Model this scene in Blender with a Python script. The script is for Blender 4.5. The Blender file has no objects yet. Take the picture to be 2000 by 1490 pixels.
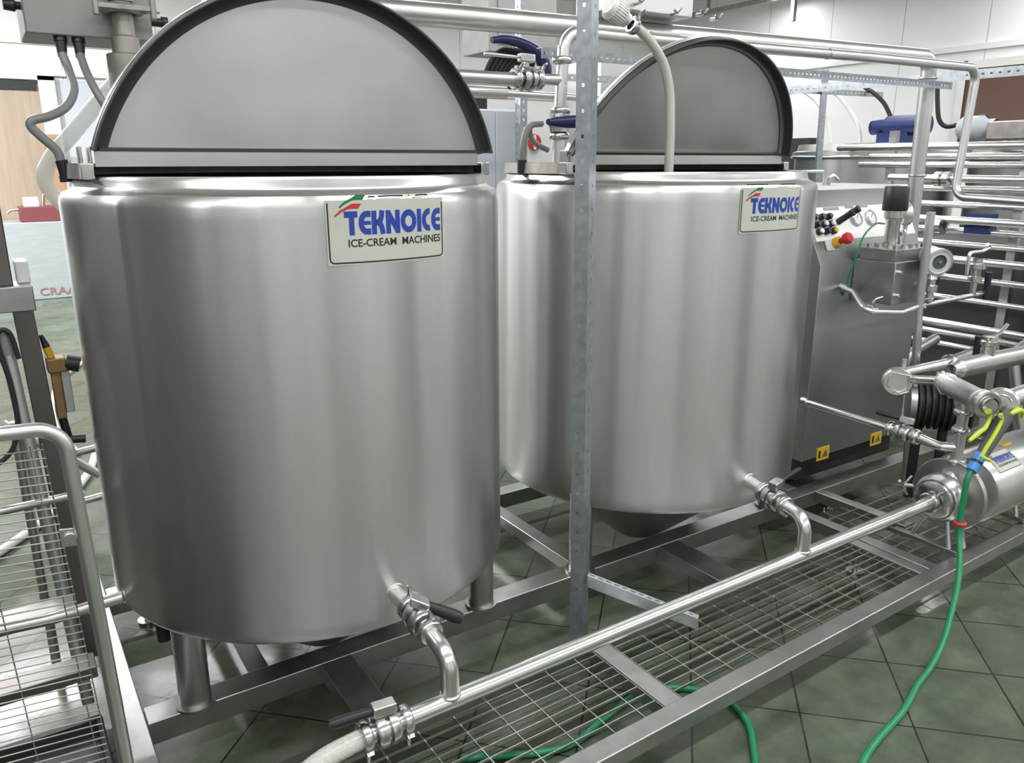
import bpy, bmesh, math, random
from mathutils import Vector, Matrix
random.seed(7)
PI = math.pi
sc = bpy.context.scene
COL = sc.collection

# ------------------------------------------------------------------ camera
F, PITCH, ROLL, HEAD = 1553.4623, math.radians(15.3530), math.radians(0.1444), math.radians(56.6431)
CAMH = 1.6
cam_d = bpy.data.cameras.new('camera'); cam = bpy.data.objects.new('camera', cam_d); COL.objects.link(cam)
cam_d.sensor_fit = 'HORIZONTAL'; cam_d.sensor_width = 36.0; cam_d.lens = F / 2000 * 36.0
cam_d.clip_start = 0.02; cam_d.clip_end = 100
fw = Vector((math.cos(HEAD) * math.cos(PITCH), math.sin(HEAD) * math.cos(PITCH), -math.sin(PITCH)))
rt = Vector((math.sin(HEAD), -math.cos(HEAD), 0)); dn = fw.cross(rt)
rt2 = math.cos(ROLL) * rt + math.sin(ROLL) * dn; dn2 = -math.sin(ROLL) * rt + math.cos(ROLL) * dn
m = Matrix((( rt2.x, -dn2.x, -fw.x, 0), (rt2.y, -dn2.y, -fw.y, 0), (rt2.z, -dn2.z, -fw.z, CAMH), (0, 0, 0, 1)))
cam.matrix_world = m
sc.camera = cam

# ------------------------------------------------------------------ light and exposure
sc.view_settings.view_transform = 'Standard'; sc.view_settings.look = 'None'
sc.view_settings.gamma = 1.0; sc.view_settings.exposure = 0.74
w = bpy.data.worlds.new('world'); sc.world = w; w.use_nodes = True
w.node_tree.nodes['Background'].inputs[0].default_value = (0.9, 0.95, 1.0, 1)
w.node_tree.nodes['Background'].inputs[1].default_value = 0.15
LAMP_POWER = 34.0
LAMPS = []
for ly in (-3.6, 0.2, 4.6, 8.6):
    for lx in (-3.6, -0.9, 1.8, 4.5, 7.2, 9.6):
        LAMPS.append((lx, ly))

# ------------------------------------------------------------------ helpers
def V(*a):
    return Vector(a[0]) if len(a) == 1 else Vector(a)

def frame(ax):
    ax = V(ax).normalized()
    h = Vector((0, 0, 1)) if abs(ax.z) < 0.9 else Vector((1, 0, 0))
    u = h.cross(ax).normalized(); v = ax.cross(u).normalized()
    return ax, u, v

def fillet(pts, r, n=8):
    pts = [V(p) for p in pts]; out = [pts[0]]
    for i in range(1, len(pts) - 1):
        a, b, c = pts[i - 1], pts[i], pts[i + 1]
        d1 = (a - b); d2 = (c - b); l1, l2 = d1.length, d2.length
        d1.normalize(); d2.normalize()
        ang = d1.angle(d2, PI)
        if ang > PI - 0.02: out.append(b); continue
        t = min(r / math.tan(ang / 2), l1 * 0.49, l2 * 0.49); rr = t * math.tan(ang / 2)
        ctr = b + (d1 + d2).normalized() * (rr / math.sin(ang / 2))
        s = (b + d1 * t) - ctr; e = (b + d2 * t) - ctr; tot = s.angle(e)
        for k in range(n + 1):
            q = k / n
            out.append(ctr + (s * math.sin((1 - q) * tot) + e * math.sin(q * tot)) / math.sin(tot))
    out.append(pts[-1]); return out

def spline(pts, n=8):
    pts = [V(p) for p in pts]; P = [2 * pts[0] - pts[1]] + pts + [2 * pts[-1] - pts[-2]]; out = []
    for i in range(1, len(P) - 2):
        for k in range(n):
            t = k / n
            out.append(0.5 * ((2 * P[i]) + (P[i + 1] - P[i - 1]) * t + (2 * P[i - 1] - 5 * P[i] + 4 * P[i + 1] - P[i + 2]) * t * t
                              + (-P[i - 1] + 3 * P[i] - 3 * P[i + 1] + P[i + 2]) * t ** 3))
    out.append(pts[-1]); return out

class MB:
    def __init__(s): s.v = []; s.f = []
    def quadgrid(s, rows, close=False):
        b = len(s.v); n = len(rows[0])
        for r in rows: s.v += [tuple(p) for p in r]
        for i in range(len(rows) - 1):
            for j in range(n if close else n - 1):
                k = (j + 1) % n
                s.f.append((b + i * n + j, b + i * n + k, b + (i + 1) * n + k, b + (i + 1) * n + j))
        return s
    def box(s, x0, x1, y0, y1, z0, z1):
        return s.hexa([(x0, y0, z0), (x1, y0, z0), (x1, y1, z0), (x0, y1, z0), (x0, y0, z1), (x1, y0, z1), (x1, y1, z1), (x0, y1, z1)])
    def hexa(s, p):
        b = len(s.v); s.v += [tuple(q) for q in p]
        for f in ((3, 2, 1, 0), (4, 5, 6, 7), (0, 1, 5, 4), (1, 2, 6, 5), (2, 3, 7, 6), (3, 0, 4, 7)): s.f.append(tuple(b + i for i in f))
        return s
    def obox(s, c, u, v, w_, du, dv, dw):      # oriented box: centre, three axes, full sizes
        c = V(c); u = V(u).normalized() * du / 2; v = V(v).normalized() * dv / 2; w_ = V(w_).normalized() * dw / 2
        return s.hexa([c - u - v - w_, c + u - v - w_, c + u + v - w_, c - u + v - w_, c - u - v + w_, c + u - v + w_, c + u + v + w_, c - u + v + w_])
    def bar(s, a, b, wd, ht, up=(0, 0, 1)):    # rectangular bar from a to b
        a = V(a); b = V(b); d = b - a; up = V(up); side = up.cross(d).normalized(); up2 = d.cross(side).normalized()
        return s.obox((a + b) / 2, d, side, up2, d.length, wd, ht)
    def prism(s, poly, d):                     # poly: list of 3d points in a plane, d: extrusion vector
        b = len(s.v); n = len(poly); d = V(d)
        s.v += [tuple(V(p)) for p in poly] + [tuple(V(p) + d) for p in poly]
        s.f.append(tuple(range(b + n - 1, b - 1, -1))); s.f.append(tuple(range(b + n, b + 2 * n)))
        for i in range(n):
            k = (i + 1) % n; s.f.append((b + i, b + k, b + n + k, b + n + i))
        return s
    def tube(s, pts, r, seg=14, caps=True, radii=None):
        pts = [V(p) for p in pts]; n = len(pts); rows = []
        t = (pts[1] - pts[0]).normalized(); _, u, _ = frame(t)
        for i, p in enumerate(pts):
            if i == 0: t = pts[1] - pts[0]
            elif i == n - 1: t = pts[-1] - pts[-2]
            else: t = (pts[i + 1] - p).normalized() + (p - pts[i - 1]).normalized()
            t.normalize(); u = (u - t * u.dot(t)).normalized(); v = t.cross(u)
            rr = radii[i] if radii else r
            rows.append([p + (u * math.cos(2 * PI * k / seg) + v * math.sin(2 * PI * k / seg)) * rr for k in range(seg)])
        b = len(s.v); s.quadgrid(rows, True)
        if caps:
            s.f.append(tuple(b + i for i in range(seg - 1, -1, -1))); s.f.append(tuple(b + (n - 1) * seg + i for i in range(seg)))
        return s
    def cyl(s, a, b, r, r2=None, seg=20):
        return s.tube([a, b], r, seg, True, [r, r if r2 is None else r2])
    def turn(s, p, ax, prof, seg=24, a0=0, a1=2 * PI):   # prof: (r, t) along the axis
        ax, u, v = frame(ax); p = V(p); full = abs(a1 - a0 - 2 * PI) < 1e-6; n = seg if full else seg + 1
        rows = [[p + ax * t + (u * math.cos(a0 + (a1 - a0) * k / seg) + v * math.sin(a0 + (a1 - a0) * k / seg)) * max(r, 1e-5) for k in range(n)] for r, t in prof]
        return s.quadgrid(rows, full)
    def ring(s, p, ax, R, r, seg=28, s2=10):
        return s.turn(p, ax, [(R + r * math.cos(2 * PI * k / s2), r * math.sin(2 * PI * k / s2)) for k in range(s2 + 1)], seg)
    def ball(s, p, r, seg=14, sz=1.0, ax=(0, 0, 1)):
        return s.turn(p, ax, [(r * math.sin(PI * k / 8), -r * sz * math.cos(PI * k / 8)) for k in range(9)], seg)
    def build(s, name, mat, parent=None, bevel=0, smooth=True, angle=40):
        me = bpy.data.meshes.new(name); off = parent_loc(parent)
        me.from_pydata([(x - off.x, y - off.y, z - off.z) for x, y, z in s.v], [], s.f)
        bm = bmesh.new(); bm.from_mesh(me); bmesh.ops.remove_doubles(bm, verts=bm.verts, dist=1e-6)
        bmesh.ops.recalc_face_normals(bm, faces=bm.faces); bm.to_mesh(me); bm.free()
        if smooth:
            me.shade_smooth(); me.set_sharp_from_angle(angle=math.radians(angle))
        o = bpy.data.objects.new(name, me); COL.objects.link(o); me.materials.append(mat)
        if parent: o.parent = parent
        if bevel:
            b = o.modifiers.new('bevel', 'BEVEL'); b.width = bevel; b.segments = 2; b.limit_method = 'ANGLE'; b.angle_limit = math.radians(50)
        return o

def parent_loc(p):
    o = Vector((0, 0, 0))
    while p: o += p.location; p = p.parent
    return o

def thing(name, label, cat, loc, group=None):
    o = bpy.data.objects.new(name, None); COL.objects.link(o); o.location = loc; o.empty_display_size = 0.05
    o['label'] = label; o['category'] = cat
    if group: o['group'] = group
    return o

def tag(o, label, cat, group=None):
    # a thing of one mesh: move its origin onto itself
    me = o.data; c = sum((v.co for v in me.vertices), Vector()) / max(1, len(me.vertices)); c.z = min(v.co.z for v in me.vertices)
    for v in me.vertices: v.co -= c
    o.location = c
    o['label'] = label; o['category'] = cat
    if group: o['group'] = group
    return o

def struct(o):
    o['kind'] = 'structure'; return o

# ------------------------------------------------------------------ materials
def mat(name, col, rough=0.5, metal=0.0, noise=0.0, nscale=8.0, bump=0.0, bscale=60.0, aniso=0.0, alpha=1.0, trans=0.0, emit=None, emit_s=1.0, stretch=None, rvar=0.0, coat=0.0):
    M = bpy.data.materials.new(name); M.use_nodes = True; nt = M.node_tree; N = nt.nodes; L = nt.links; p = N['Principled BSDF']
    p.inputs['Base Color'].default_value = (*col, 1); p.inputs['Roughness'].default_value = rough; p.inputs['Metallic'].default_value = metal
    if coat: p.inputs['Coat Weight'].default_value = coat
    tc = N.new('ShaderNodeTexCoord'); mp = N.new('ShaderNodeMapping'); L.new(tc.outputs['Object'], mp.inputs[0])
    if stretch: mp.inputs['Scale'].default_value = stretch
    nz = N.new('ShaderNodeTexNoise'); nz.inputs['Scale'].default_value = nscale; nz.inputs['Detail'].default_value = 5; L.new(mp.outputs[0], nz.inputs[0])
    if noise:
        mx = N.new('ShaderNodeMix'); mx.data_type = 'RGBA'; mx.blend_type = 'MULTIPLY'; mx.inputs[0].default_value = 1
        rp = N.new('ShaderNodeMapRange'); rp.inputs[3].default_value = 1 - noise; rp.inputs[4].default_value = 1 + noise * 0.6; rp.inputs[1].default_value = 0.3; rp.inputs[2].default_value = 0.7
        L.new(nz.outputs[0], rp.inputs[0]); mx.inputs[6].default_value = (*col, 1); L.new(rp.outputs[0], mx.inputs[7]); L.new(mx.outputs[2], p.inputs['Base Color'])
    if rvar:
        r2 = N.new('ShaderNodeMapRange'); r2.inputs[1].default_value = 0.3; r2.inputs[2].default_value = 0.7; r2.inputs[3].default_value = max(0.02, rough - rvar); r2.inputs[4].default_value = rough + rvar
        L.new(nz.outputs[0], r2.inputs[0]); L.new(r2.outputs[0], p.inputs['Roughness'])
    if bump:
        n2 = N.new('ShaderNodeTexNoise'); n2.inputs['Scale'].default_value = bscale; n2.inputs['Detail'].default_value = 3; L.new(mp.outputs[0], n2.inputs[0])
        b = N.new('ShaderNodeBump'); b.inputs['Strength'].default_value = bump; b.inputs['Distance'].default_value = 0.01; L.new(n2.outputs[0], b.inputs['Height']); L.new(b.outputs[0], p.inputs['Normal'])
    if aniso:
        p.inputs['Anisotropic'].default_value = aniso
        p.inputs['Anisotropic Rotation'].default_value = 0.25
        tg = N.new('ShaderNodeTangent'); tg.direction_type = 'RADIAL'; tg.axis = 'Z'; L.new(tg.outputs[0], p.inputs['Tangent'])
    if trans: p.inputs['Transmission Weight'].default_value = trans
    if alpha < 1: p.inputs['Alpha'].default_value = alpha
    if emit: p.inputs['Emission Color'].default_value = (*emit, 1); p.inputs['Emission Strength'].default_value = emit_s
    return M

STEEL_TANK = mat('brushed_tank_steel', (0.64, 0.64, 0.63), 0.33, 1, noise=0.07, nscale=2.5, aniso=0.8, stretch=(5, 5, 0.35))
STEEL_LID = mat('satin_lid_steel', (0.66, 0.655, 0.645), 0.5, 1, noise=0.15, nscale=2.2, bump=0.02, bscale=6, rvar=0.08)
STEEL_POL = mat('polished_steel', (0.74, 0.74, 0.72), 0.26, 1, noise=0.04, nscale=20, bump=0.01, bscale=25)
STEEL_PIPE = mat('satin_pipe_steel', (0.68, 0.675, 0.66), 0.34, 1, noise=0.08, nscale=9, bump=0.01, bscale=20)
STEEL_FIT = mat('cast_fitting_steel', (0.60, 0.60, 0.585), 0.25, 1, noise=0.15, nscale=40, bump=0.05, bscale=60)
STEEL_FRAME = mat('wet_frame_steel', (0.50, 0.49, 0.48), 0.38, 1, noise=0.15, nscale=12, bump=0.04, bscale=30)
STEEL_CAB = mat('cabinet_steel', (0.55, 0.54, 0.525), 0.36, 1, noise=0.08, nscale=4, bump=0.01, bscale=10, rvar=0.05)
STEEL_MACH = mat('machine_casing_steel', (0.42, 0.42, 0.415), 0.36, 1, noise=0.06, nscale=3)
STEEL_POST = mat('dark_post_steel', (0.20, 0.19, 0.18), 0.4, 1, noise=0.15, nscale=9)
STEEL_MESH = mat('grating_steel', (0.62, 0.61, 0.59), 0.35, 1, noise=0.2, nscale=12)
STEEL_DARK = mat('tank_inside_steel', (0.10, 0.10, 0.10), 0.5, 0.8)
STEEL_OLD = mat('dull_grey_steel', (0.36, 0.34, 0.31), 0.5, 0.85, noise=0.2, nscale=15, bump=0.05)
GALV = mat('galvanised_steel', (0.42, 0.45, 0.48), 0.42, 0.85, noise=0.22, nscale=35, bump=0.03, bscale=50)
GALVB = mat('bright_galvanised_steel', (0.62, 0.65, 0.67), 0.42, 0.7, noise=0.15, nscale=35)
HOLE = mat('dark_slot', (0.012, 0.012, 0.014), 0.8)
BLACK = mat('black_plastic', (0.016, 0.016, 0.02), 0.4, noise=0.2)
RIM_REFLECT = mat('rim_dark_reflection', (0.09, 0.09, 0.09), 0.45, 0.6)  # dark reflections of the surroundings put into the rim colour
RUBBER = mat('black_rubber', (0.02, 0.02, 0.02), 0.6)
GREYCABLE = mat('grey_conduit', (0.22, 0.225, 0.225), 0.35, noise=0.05)
BLUE = mat('navy_blue_plastic', (0.012, 0.018, 0.085), 0.35)
BLUEBR = mat('bright_blue_plastic', (0.05, 0.25, 0.65), 0.35)
BLUEMOT = mat('blue_motor_paint', (0.015, 0.035, 0.17), 0.4)
GREENH = mat('green_hose_rubber', (0.015, 0.24, 0.10), 0.32, noise=0.08)
LIME = mat('lime_plastic', (0.52, 0.66, 0.04), 0.4)
GUNGREY = mat('dark_grey_grip', (0.10, 0.10, 0.095), 0.6)
RED = mat('red_plastic', (0.55, 0.03, 0.025), 0.35)
YELLOW = mat('yellow_sticker', (0.75, 0.50, 0.03), 0.45)
YELLOWP = mat('yellow_plastic', (0.70, 0.42, 0.03), 0.4)
WHITEP = mat('white_plastic', (0.78, 0.78, 0.75), 0.35)
WHITEG = mat('pale_grey_enamel', (0.55, 0.58, 0.62), 0.4)
PLATE = mat('nameplate_cream', (0.56, 0.57, 0.50), 0.4, metal=0.15, noise=0.05, nscale=10)
INKBLUE = mat('blue_ink', (0.015, 0.05, 0.33), 0.4)
INKBLACK = mat('black_ink', (0.01, 0.01, 0.01), 0.5)
INKRED = mat('red_ink', (0.50, 0.03, 0.03), 0.5)
INKGREEN = mat('green_ink', (0.02, 0.16, 0.06), 0.5)
BRAIDHOSE = mat('clear_braided_hose', (0.60, 0.59, 0.55), 0.25, noise=0.1, nscale=120)
SILHOSE = mat('milky_silicone_hose', (0.52, 0.52, 0.47), 0.35, noise=0.04)
CLEARHOSE = mat('pale_translucent_hose', (0.80, 0.83, 0.78), 0.25, alpha=0.6)
WOOD = mat('brown_wood', (0.40, 0.24, 0.13), 0.6, noise=0.2)
BRASS = mat('brown_brass', (0.35, 0.22, 0.10), 0.45, 0.5, noise=0.2)
CRATE = mat('pale_grey_crate', (0.38, 0.41, 0.42), 0.55, noise=0.08, nscale=5, stretch=(1, 1, 6))
TEAL = mat('teal_cabinet', (0.03, 0.13, 0.17), 0.4)
GREYBOX = mat('grey_panel_box', (0.30, 0.30, 0.285), 0.5, 0.3, noise=0.08)
GLASS_BROWN = mat('brown_window', (0.10, 0.045, 0.03), 0.15)
STRIP = mat('strip_curtain', (0.42, 0.33, 0.25), 0.3, noise=0.12, nscale=3, stretch=(8, 8, 0.5))

def wall_mat(name, col, width, axis):
    M = mat(name, col, 0.55, noise=0.03, nscale=1.5); nt = M.node_tree; N = nt.nodes; L = nt.links; p = N['Principled BSDF']
    tc = N.new('ShaderNodeTexCoord'); sp = N.new('ShaderNodeSeparateXYZ'); L.new(tc.outputs['Object'], sp.inputs[0])
    d = N.new('ShaderNodeMath'); d.operation = 'DIVIDE'; d.inputs[1].default_value = width; L.new(sp.outputs[axis], d.inputs[0])
    fr = N.new('ShaderNodeMath'); fr.operation = 'FRACT'; L.new(d.outputs[0], fr.inputs[0])
    lt = N.new('ShaderNodeMath'); lt.operation = 'LESS_THAN'; lt.inputs[1].default_value = 0.010 / width; L.new(fr.outputs[0], lt.inputs[0])
    mx = N.new('ShaderNodeMix'); mx.data_type = 'RGBA'; L.new(lt.outputs[0], mx.inputs[0])
    src = p.inputs['Base Color'].links[0].from_socket; L.new(src, mx.inputs[6]); mx.inputs[7].default_value = (col[0] * 0.45, col[1] * 0.45, col[2] * 0.43, 1)
    L.new(mx.outputs[2], p.inputs['Base Color']); return M
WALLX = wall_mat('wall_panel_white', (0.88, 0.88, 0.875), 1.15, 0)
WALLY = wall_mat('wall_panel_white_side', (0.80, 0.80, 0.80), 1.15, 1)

def floor_mat():
    M = bpy.data.materials.new('green_floor_tiles'); M.use_nodes = True; nt = M.node_tree; N = nt.nodes; L = nt.links; p = N['Principled BSDF']
    def mth(op, a, b=None):
        n = N.new('ShaderNodeMath'); n.operation = op
        for i, q in enumerate((a, b)):
            if q is None: continue
            if isinstance(q, (int, float)): n.inputs[i].default_value = q
            else: L.new(q, n.inputs[i])
        return n.outputs[0]
    tc = N.new('ShaderNodeTexCoord'); sp = N.new('ShaderNodeSeparateXYZ'); L.new(tc.outputs['Object'], sp.inputs[0])
    x = mth('SUBTRACT', sp.outputs[0], 2.3); y = mth('SUBTRACT', sp.outputs[1], 1.235)
    S = 0.3196 * math.sqrt(2)
    u = mth('DIVIDE', mth('ADD', x, y), S); v = mth('DIVIDE', mth('SUBTRACT', x, y), S)
    def edge(q):
        f = mth('FRACT', mth('ADD', q, 0.5)); return mth('ABSOLUTE', mth('SUBTRACT', f, 0.5))
    e = mth('MINIMUM', edge(u), edge(v)); g = mth('LESS_THAN', e, 0.0095)
    cell = N.new('ShaderNodeCombineXYZ'); L.new(mth('FLOOR', u), cell.inputs[0]); L.new(mth('FLOOR', v), cell.inputs[1])
    wn = N.new('ShaderNodeTexWhiteNoise'); wn.noise_dimensions = '2D'; L.new(cell.outputs[0], wn.inputs['Vector'])
    nz = N.new('ShaderNodeTexNoise'); nz.inputs['Scale'].default_value = 7; nz.inputs['Detail'].default_value = 8; nz.inputs['Roughness'].default_value = 0.65; L.new(tc.outputs['Object'], nz.inputs[0])
    cr = N.new('ShaderNodeValToRGB'); cr.color_ramp.elements[0].position = 0.3; cr.color_ramp.elements[0].color = (0.056, 0.072, 0.048, 1)
    cr.color_ramp.elements[1].position = 0.72; cr.color_ramp.elements[1].color = (0.135, 0.162, 0.112, 1); L.new(nz.outputs[0], cr.inputs[0])
    br = N.new('ShaderNodeMix'); br.data_type = 'RGBA'; br.blend_type = 'MULTIPLY'; br.inputs[0].default_value = 1; L.new(cr.outputs[0], br.inputs[6])
    bw = N.new('ShaderNodeMapRange'); bw.inputs[3].default_value = 0.85; bw.inputs[4].default_value = 1.1; L.new(wn.outputs[0], bw.inputs[0]); L.new(bw.outputs[0], br.inputs[7])
    mx = N.new('ShaderNodeMix'); mx.data_type = 'RGBA'; L.new(g, mx.inputs[0]); L.new(br.outputs[2], mx.inputs[6]); mx.inputs[7].default_value = (0.018, 0.020, 0.016, 1)
    L.new(mx.outputs[2], p.inputs['Base Color'])
    n3 = N.new('ShaderNodeTexNoise'); n3.inputs['Scale'].default_value = 1.6; n3.inputs['Detail'].default_value = 4; L.new(tc.outputs['Object'], n3.inputs[0])
    rr = N.new('ShaderNodeMapRange'); rr.inputs[1].default_value = 0.42; rr.inputs[2].default_value = 0.6; rr.inputs[3].default_value = 0.16; rr.inputs[4].default_value = 0.42
    L.new(n3.outputs[0], rr.inputs[0]); L.new(rr.outputs[0], p.inputs['Roughness'])
    n4 = N.new('ShaderNodeTexNoise'); n4.inputs['Scale'].default_value = 22; n4.inputs['Detail'].default_value = 3; L.new(tc.outputs['Object'], n4.inputs[0])
    hh = mth('SUBTRACT', mth('MULTIPLY', n4.outputs[0], 0.25), mth('MULTIPLY', g, 0.5))
    b = N.new('ShaderNodeBump'); b.inputs['Strength'].default_value = 0.35; b.inputs['Distance'].default_value = 0.006; L.new(hh, b.inputs['Height']); L.new(b.outputs[0], p.inputs['Normal'])
    return M

# ------------------------------------------------------------------ the room
X0, X1, Y0, Y1, ZC = -6.0, 11.0, -6.0, 12.0, 4.3
struct(MB().box(X0, X1, Y0, Y1, -0.1, 0).build('floor', floor_mat(), smooth=False))
CEIL = mat('ceiling_white', (0.75, 0.75, 0.73), 0.7)
struct(MB().box(X0, X1, Y0, Y1, ZC, ZC + 0.1).build('ceiling', CEIL, smooth=False))
struct(MB().box(X0 - 0.1, X1 + 0.1, Y1, Y1 + 0.1, 0, ZC).build('wall_back', WALLX, smooth=False))
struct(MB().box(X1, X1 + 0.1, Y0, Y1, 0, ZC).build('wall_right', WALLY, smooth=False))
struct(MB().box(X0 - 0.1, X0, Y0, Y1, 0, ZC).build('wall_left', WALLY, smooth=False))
struct(MB().box(X0 - 0.1, X1 + 0.1, Y0 - 0.1, Y0, 0, ZC).build('wall_front', WALLX, smooth=False))
struct(MB().box(X0, X1, Y1 - 0.04, Y1, 3.02, 3.09).box(X0, X1, Y1 - 0.06, Y1, 2.66, 2.72).build('trim_1', CEIL, smooth=False))
struct(MB().box(X1 - 0.05, X1, Y0, Y1, 2.98, 3.05).build('trim_2', CEIL, smooth=False))

for lx, ly in LAMPS:
    ld = bpy.data.lights.new('lamp_light', 'AREA'); ld.shape = 'RECTANGLE'; ld.size = 2.2; ld.size_y = 0.12; ld.energy = LAMP_POWER * (6.5 if ly > 7 and lx < 0 else 1.0); ld.color = (0.985, 0.99, 1.0)
    lo = bpy.data.objects.new('lamp_light', ld); COL.objects.link(lo)
    t = thing('ceiling_lamp', 'long white tube lamp hanging under the ceiling above the machines', 'lamp', (lx, ly, 3.95), 'tube lamps under the ceiling')
    MB().box(lx - 1.15, lx + 1.15, ly - 0.08, ly + 0.08, 3.97, 4.04).build('housing', WHITEP, t)
    MB().cyl((lx - 0.9, ly, 4.04), (lx - 0.9, ly, ZC), 0.008, seg=8).cyl((lx + 0.9, ly, 4.04), (lx + 0.9, ly, ZC), 0.008, seg=8).build('hanger', WHITEP, t)
    lo.parent = t; lo.location = (0, 0, 0.01)

# ------------------------------------------------------------------ letters wrapped on a cylinder
def arc(cx, cy, rx, ry, a0, a1, n=16):
    return [(cx + rx * math.cos(math.radians(a0 + (a1 - a0) * k / n)), cy + ry * math.sin(math.radians(a0 + (a1 - a0) * k / n))) for k in range(n + 1)]
def logo_strokes():
    # letters of height 1: list of (width, [ribbons]); a ribbon is (points, thickness)
    T = 0.26; h = T / 2
    L = {}
    L['T'] = (0.66, [([(0, 1 - h), (0.66, 1 - h)], T), ([(0.36, 0.999 - T * 0.5), (0.36, 0)], T)])
    L['E'] = (0.62, [(arc(0.40, 0.5, 0.40 - h, 0.5 - h, 90, 270) , T), ([(0.40, 1 - h), (0.62, 1 - h)], T), ([(0.40, h), (0.62, h)], T), ([(0.2, 0.5), (0.62, 0.5)], T * 0.62)])
    L['K'] = (0.72, [([(h, 1), (h, 0)], T), (spline([(0.16, 0.5, 0), (0.40, 0.52, 0), (0.52, 0.72, 0), (0.57, 1.0, 0)], 5), T), (spline([(0.16, 0.5, 0), (0.40, 0.48, 0), (0.53, 0.28, 0), (0.59, 0.0, 0)], 5), T)])
    L['N'] = (0.78, [([(h, 1), (h, 0)], T), ([(0.78 - h, 1), (0.78 - h, 0)], T), ([(h * 0.9, 0.93), (0.78 - h * 0.9, 0.07)], T)])
    L['O'] = (0.94, [(arc(0.47, 0.5, 0.47 - h, 0.5 - h, 0, 360, 32), T)])
    L['I'] = (0.26, [([(h, 1), (h, 0)], T)])
    L['C'] = (0.58, [(arc(0.46, 0.5, 0.46 - h, 0.5 - h, 78, 282, 20), T)])
    return L
LOGO = logo_strokes()
def ribbon(mb, pts, th, f, sub=3):
    q = [Vector((p[0], p[1], 0)) for p in pts]; dense = [q[0]]
    for a, b in zip(q, q[1:]):
        k = max(1, int((b - a).length / 0.15))
        for i in range(1, k + 1): dense.append(a + (b - a) * i / k)
    n = len(dense); rows = []
    for i, p in enumerate(dense):
        if i == 0: t = dense[1] - p
        elif i == n - 1: t = p - dense[-2]
        else: t = (dense[i + 1] - p).normalized() + (p - dense[i - 1]).normalized()
        t.normalize(); nn = Vector((-t.y, t.x, 0)) * th / 2
        rows.append([f(*(p + nn).xy), f(*(p - nn).xy)])
    mb.quadgrid(rows)
def word(mb, text, u0, v0, H, total, f):
    g = 0.045; w_ = sum(LOGO[c][0] for c in text) + g * (len(text) - 1); sx = total / w_; x = u0
    for c in text:
        wd, ribs = LOGO[c]
        for pts, th in ribs: ribbon(mb, pts, th, lambda a, b, x=x: f(x + a * sx, v0 + b * H))
        x += (wd + g) * sx
def font_mesh(text, size):
    cu = bpy.data.curves.new('lettering', 'FONT'); cu.body = text; cu.size = size; cu.offset = size * 0.012; cu.resolution_u = 3
    o = bpy.data.objects.new('lettering_source', cu); COL.objects.link(o); bpy.context.view_layer.update()
    me = bpy.data.meshes.new_from_object(o.evaluated_get(bpy.context.evaluated_depsgraph_get()))
    vs = [tuple(v.co) for v in me.vertices]; fs = [tuple(p.vertices) for p in me.polygons]
    bpy.data.objects.remove(o); bpy.data.meshes.remove(me); bpy.data.curves.remove(cu); return vs, fs
def fonttext(mb, text, u0, v0, width, H, f):
    vs, fs = font_mesh(text, 1.0); x0 = min(v[0] for v in vs); x1 = max(v[0] for v in vs); y1 = max(v[1] for v in vs)
    b = len(mb.v); mb.v += [tuple(f(u0 + (v[0] - x0) / (x1 - x0) * width, v0 + v[1] / y1 * H)) for v in vs]; mb.f += [tuple(b + i for i in q) for q in fs]
def nameplate(parent, f, W, Hh, traces, gap=0.0):
    # f(u, v, lift) puts a plate coordinate on the curved skin
    p = MB(); p.quadgrid([[f(W * i / 24, v, 0.0015) for i in range(25)] for v in (0, Hh * 0.5, Hh)])
    p.quadgrid([[f(W * i / 24, v, l) for i in range(25)] for v, l in ((0, 0), (0, 0.0015))])
    plate = p.build('nameplate', PLATE, parent, smooth=False); plate['label'] = 'cream nameplate with blue lettering'
    g = lambda a, b: f(a, b, 0.0021)
    r = Hh * 0.07; m_ = Hh * 0.035
    path = [(m_, Hh * 0.96)] + [(m_, r + m_)] + [(m_ + r * (1 - math.cos(a)), m_ + r * (1 - math.sin(a))) for a in [PI / 2 * k / 6 for k in range(1, 7)]]
    path += [(W - m_ - r + r * math.sin(a), m_ + r * (1 - math.cos(a))) for a in [PI / 2 * k / 6 for k in range(0, 7)]] + [(W - m_, Hh * 0.93)]
    b_ = MB(); ribbon2(b_, path, Hh * 0.022, g); b_.build('border_line', INKBLACK, plate, smooth=False)
    s = W / 1525.0
    L1 = MB(); word(L1, 'TEKNOICE', 205 * s, 330 * s, 262 * s, 1265 * s, g); L1.build('logo_lettering', INKBLUE, plate, smooth=False)
    L2 = MB(); fonttext(L2, 'ICE-CREAM  MACHINES', 240 * s, 200 * s, 1225 * s, 85 * s, g); L2.build('small_lettering', INKBLACK, plate, smooth=False)
    def swoosh(u, v, name, mt):
        q = MB(); top = [(0, 0), (60, 55), (140, 95), (200, 130), (310, 130)]; bot = [(8, -14), (75, 35), (155, 72), (205, 76), (275, 74)]
        q.quadgrid([[g((u + a[0]) * s, (v + a[1]) * s), g((u + b[0]) * s, (v + b[1]) * s)] for a, b in zip(top, bot)]); q.build(name, mt, plate, smooth=False)
    swoosh(95, 545, 'red_swoosh', INKRED); swoosh(150, 640, 'green_swoosh', INKGREEN)
    tr = MB()
    for a, b, c in traces: ribbon2(tr, [(a, c), ((a + b) / 2, c + 0.0008), (b, c)], 0.0035, lambda u, v: f(u, v, 0.0008))
    tr.build('old_sticker_edge', INKBLACK, parent, smooth=False)
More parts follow.
